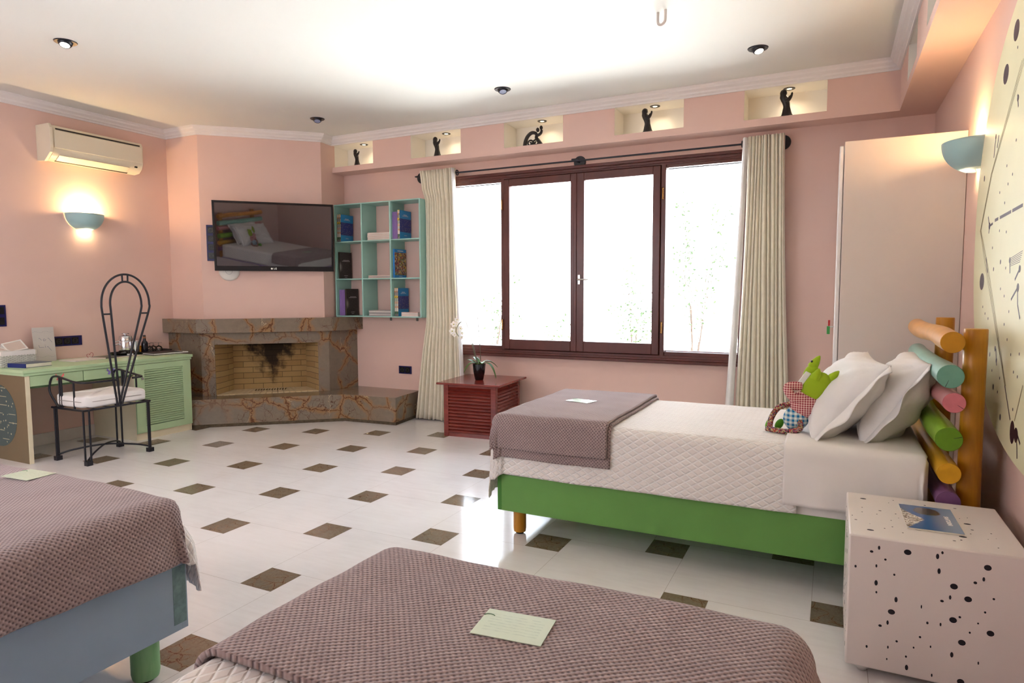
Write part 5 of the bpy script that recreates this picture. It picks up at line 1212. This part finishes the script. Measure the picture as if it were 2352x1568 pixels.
# ------------------------------------------------------------------ wardrobe
wd = thing('wardrobe', (.34, 5.1, 0), 'tall plain cream-white wardrobe in the corner behind the log headboard', 'wardrobe')
MB().box((.036, 4.42, 0), (XR-.002, YF-.002, 2.24)).build('carcass', m_wardrobe, wd, bevel=.003)
for y0, y1 in ((4.425, 5.14), (5.146, 5.86)):
    d_ = MB().box((.010, y0, .05), (.0335, y1, 2.218)).build('door', mat('wardrobe_door_white', (232, 228, 228), .35, var=.01) if 'wardrobe_door_white' not in bpy.data.materials else bpy.data.materials['wardrobe_door_white'], wd, bevel=.006, smooth=40)
ky = thing('key_tag', (.008, 4.50, 1.13), 'small red and green key tag hanging on the wardrobe door', 'key')
MB().cyl((.011, 4.50, 1.13), (-.02, 4.50, 1.13), .004, 8).build('key', m_steel, ky, smooth=50)
MB().box((-.024, 4.485, 1.135), (-.012, 4.515, 1.172)).build('tag_half', m_red, ky, bevel=.002); MB().box((-.030, 4.480, 1.085), (-.012, 4.520, 1.133)).build('tag_half', mat('tag_green', (60, 150, 70), .5), ky, bevel=.002)

# ------------------------------------------------------------------ rounded cream panel with sky chart
pn = thing('wall_panel', (.635, 2.6, 1.62), 'large rounded cream panel with dots and fine lines on the right wall', 'panel')
def sup(t):
    c_, s_ = math.cos(t), math.sin(t); e = 2.5 if s_ < 0 else 2.2; b = .92 if s_ < 0 else .98
    return (2.6+1.29*math.copysign(abs(c_)**(2/e), c_), 1.62+b*math.copysign(abs(s_)**(2/e), s_))
N = 120; ou = [sup(2*PI*k/N) for k in range(N)]; PX = .617
g = MB(); g.add([(PX, a, b) for a, b in ou]+[(XR-.006, a, b) for a, b in ou], [tuple(range(N))[::-1], tuple(range(N, 2*N))]+[(k, (k+1) % N, (k+1) % N+N, k+N) for k in range(N)])
m_panel = mat('panel_cream', (232, 226, 188), .5, var=.02)
g.mat(1)
def pd(y, z, a, b): disc(g, (PX, y, z), (0, a, 0), (0, 0, b), (-.0005, 0, 0))
for (y, z, a, b) in ((3.248, 2.372, .044, .040), (3.394, 2.246, .046, .040), (3.675, 1.392, .047, .039), (2.981, .820, .034, .044)): pd(y, z, a, b)
DT = [(3.215,2.296),(3.159,1.93),(3.292,1.855),(3.735,1.871),(3.19,1.805),(3.256,1.777),(3.398,1.762),(3.299,1.707),(3.367,1.6),(3.243,1.585),(3.317,1.468),(3.441,1.442),(3.483,1.536),(3.22,1.44),(3.292,1.357),(3.221,1.328),(3.627,1.276),(3.572,1.247),(3.502,1.227),(3.131,1.268),(3.196,1.215),(3.558,1.149),(3.51,1.113),(3.428,1.075),(3.333,1.107),(3.135,1.158),(3.064,1.105),(2.94,1.118),(3.373,1.01),(3.225,.995),(2.949,1.033),(3.009,1.044),(3.333,.945),(3.249,.935),(3.181,.842),(2.99,.905)]
random.seed(5)
big_ = {3.735: .014, 3.317: .010, 3.441: .009, 3.51: .010, 3.428: .011, 3.333: .012, 3.181: .013, 3.558: .009}
for y, z in DT: r_ = big_.get(y, .006); pd(y, z, r_*.8, r_)
for k in range(60): y = random.uniform(1.5, 2.85); z = random.uniform(.85, 2.4); r_ = random.choice((.005, .007, .01, .03)); pd(y, z, r_, r_)
def ln_(p, q, w, m=1):
    g.mat(m); a = Vector((PX-.0003, *p)); b = Vector((PX-.0003, *q)); d = (b-a); L = d.length; d.normalize(); n_ = Vector((1, 0, 0)).cross(d)*w
    g.obox(a-n_/2, d*L, n_, (-.0003, 0, 0))
for o_ in (0, .02, .04, .06):
    ln_((3.133-o_, 2.222), (3.59-o_*.4, 1.868), .0016, 2); ln_((3.59-o_*.4, 1.868), (3.77-o_*.3, 1.632), .0016, 2); ln_((3.77-o_*.3, 1.632), (3.606-o_, 1.449), .0016, 2); ln_((3.606-o_, 1.449), (3.133-o_*.3, .977), .0022, 2)
ln_((3.133, .977), (3.02, .86), .008); ln_((3.30, 1.154), (3.18, 1.04), .007, 2); ln_((2.866, 1.012), (2.955, .868), .008, 2)
ln_((3.606, 1.50), (3.56, 1.43), .008)
for a, b in ((0, .14), (.2, .62), (.66, 1)): ln_((3.463-.46*a, 1.652+.012*a), (3.463-.46*b, 1.652+.012*b), .013)
for k in range(6): ln_((3.159-.003*k, 1.474-.0058*k), (2.968+.006*k, 1.495-.0078*k), .0022)
fig = [((3.603, 1.682), (3.569, 1.637)), ((3.503, 1.643), (3.569, 1.637)), ((3.575, 1.605), (3.569, 1.637)), ((3.156, 1.461), (3.146, 1.417)), ((3.005, 1.426), (3.063, 1.39)), ((3.015, 1.36), (3.106, 1.314)), ((3.015, 1.36), (3.002, 1.298)), ((3.002, 1.298), (2.959, 1.246)), ((3.174, 2.106), (3.152, 2.054)), ((3.527, 2.027), (3.549, 1.933)), ((3.468, 2.014), (3.492, 1.965)), ((3.318, 1.107), (3.29, 1.04)), ((2.93, .84), (2.90, .78)), ((2.93, .84), (2.86, .80)), ((2.90, .78), (2.89, .74))]
for p, q in fig: ln_(p, q, .010)
for y, z, r_ in ((3.569, 1.637, .016), (3.159, 1.468, .012), (3.012, 1.36, .017), (3.0, 1.43, .014), (3.165, 2.09, .013), (3.53, 2.02, .012), (2.925, .82, .028), (3.30, 1.06, .010)): g.mat(1); pd(y, z, r_, r_)
g.build('panel_board', [m_panel, mat('panel_ink_maroon', (52, 14, 40), .5), mat('panel_ink_tan', (150, 136, 100), .6)], pn)
g = MB()
for y in (1.9, 3.2): g.box((XR-.008, y-.02, 1.2), (XR-.001, y+.02, 2.0))
g.build('wall_cleat', m_blackp, pn)

# ------------------------------------------------------------------ outside: pale dry bank with shrubs, washed out by the daylight
g = MB()
def bank(u, v):
    x = -34+48*u; y = 6.2+22*v; vv = max(0, (y-8.6)/20); return (x, y, -.14 if y < 8.6 else -.14+1.6*vv+min(1, vv*9)*(.25*math.sin(x*.7+v*5)+.15*math.sin(x*1.9)))
g.grid(bank, 48, 44); tag(g.build('hillside', mat('pale_dry_ground', (232, 230, 222), .95, var=.1, vs=2), smooth=180, solid=.1), kind='structure')
m_fol = mat('foliage_green', (46, 66, 26), .7, var=.3, vs=8); m_bark = mat('shrub_bark', (62, 50, 40), .9)
def shrub(x, y, zb, h, w, n, label, seed):
    rnd = random.Random(seed); r = thing('shrub', (x, y, zb), label, 'shrub', 'shrubs on the bank outside'); g = MB(); br_ = []
    for k in range(7):
        a = rnd.uniform(0, 2*PI); d = Vector((math.cos(a)*w*rnd.uniform(.3, .9), math.sin(a)*w*.6, h*rnd.uniform(.6, 1))); br_.append((Vector((x, y, zb)), Vector((x, y, zb))+d*.5+Vector((0, 0, h*.15)), Vector((x, y, zb))+d))
    g2 = MB()
    for p in br_: g2.tube(smoothpath(p, 5), [.009-.0007*i for i in range(11)], 6)
    g2.build('branches', m_bark, r, smooth=60)
    for k in range(n):
        p = rnd.choice(br_); t = rnd.uniform(.35, 1.05); c = p[0]*(1-t)**2+p[1]*2*t*(1-t)+p[2]*t*t+Vector((rnd.gauss(0, .13), rnd.gauss(0, .13), rnd.gauss(0, .1)))*w
        d = Vector((rnd.gauss(0, 1), rnd.gauss(0, 1), rnd.gauss(0, .6))).normalized(); s2 = d.cross(Vector((rnd.gauss(0, 1), rnd.gauss(0, 1), 1))).normalized(); L = rnd.uniform(.04, .08); n3 = d.cross(s2)*L*.15
        g.add([c, c+d*L*.5+s2*L*.3+n3, c+d*L, c+d*L*.5-s2*L*.3+n3], [(0, 1, 2, 3)])
    g.build('foliage', m_fol, r)
def gz(x, y): return bank((x+34)/48, (y-6.2)/22)[2]-.06
shrub(-2.8, 10.0, gz(-2.8, 10.0), 2.0, .6, 420, 'leafy shrub outside the right-hand sash', 1)
shrub(-1.9, 10.2, gz(-1.9, 10.2), 3.2, .5, 420, 'tall shrub seen through the rightmost pane', 2)
shrub(-4.2, 9.6, gz(-4.2, 9.6), 1.4, .6, 260, 'low thin shrub outside the left sash', 3)
shrub(-5.4, 10.2, gz(-5.4, 10.2), 1.7, .6, 300, 'thin shrub seen through the leftmost pane beside the orchid', 4)
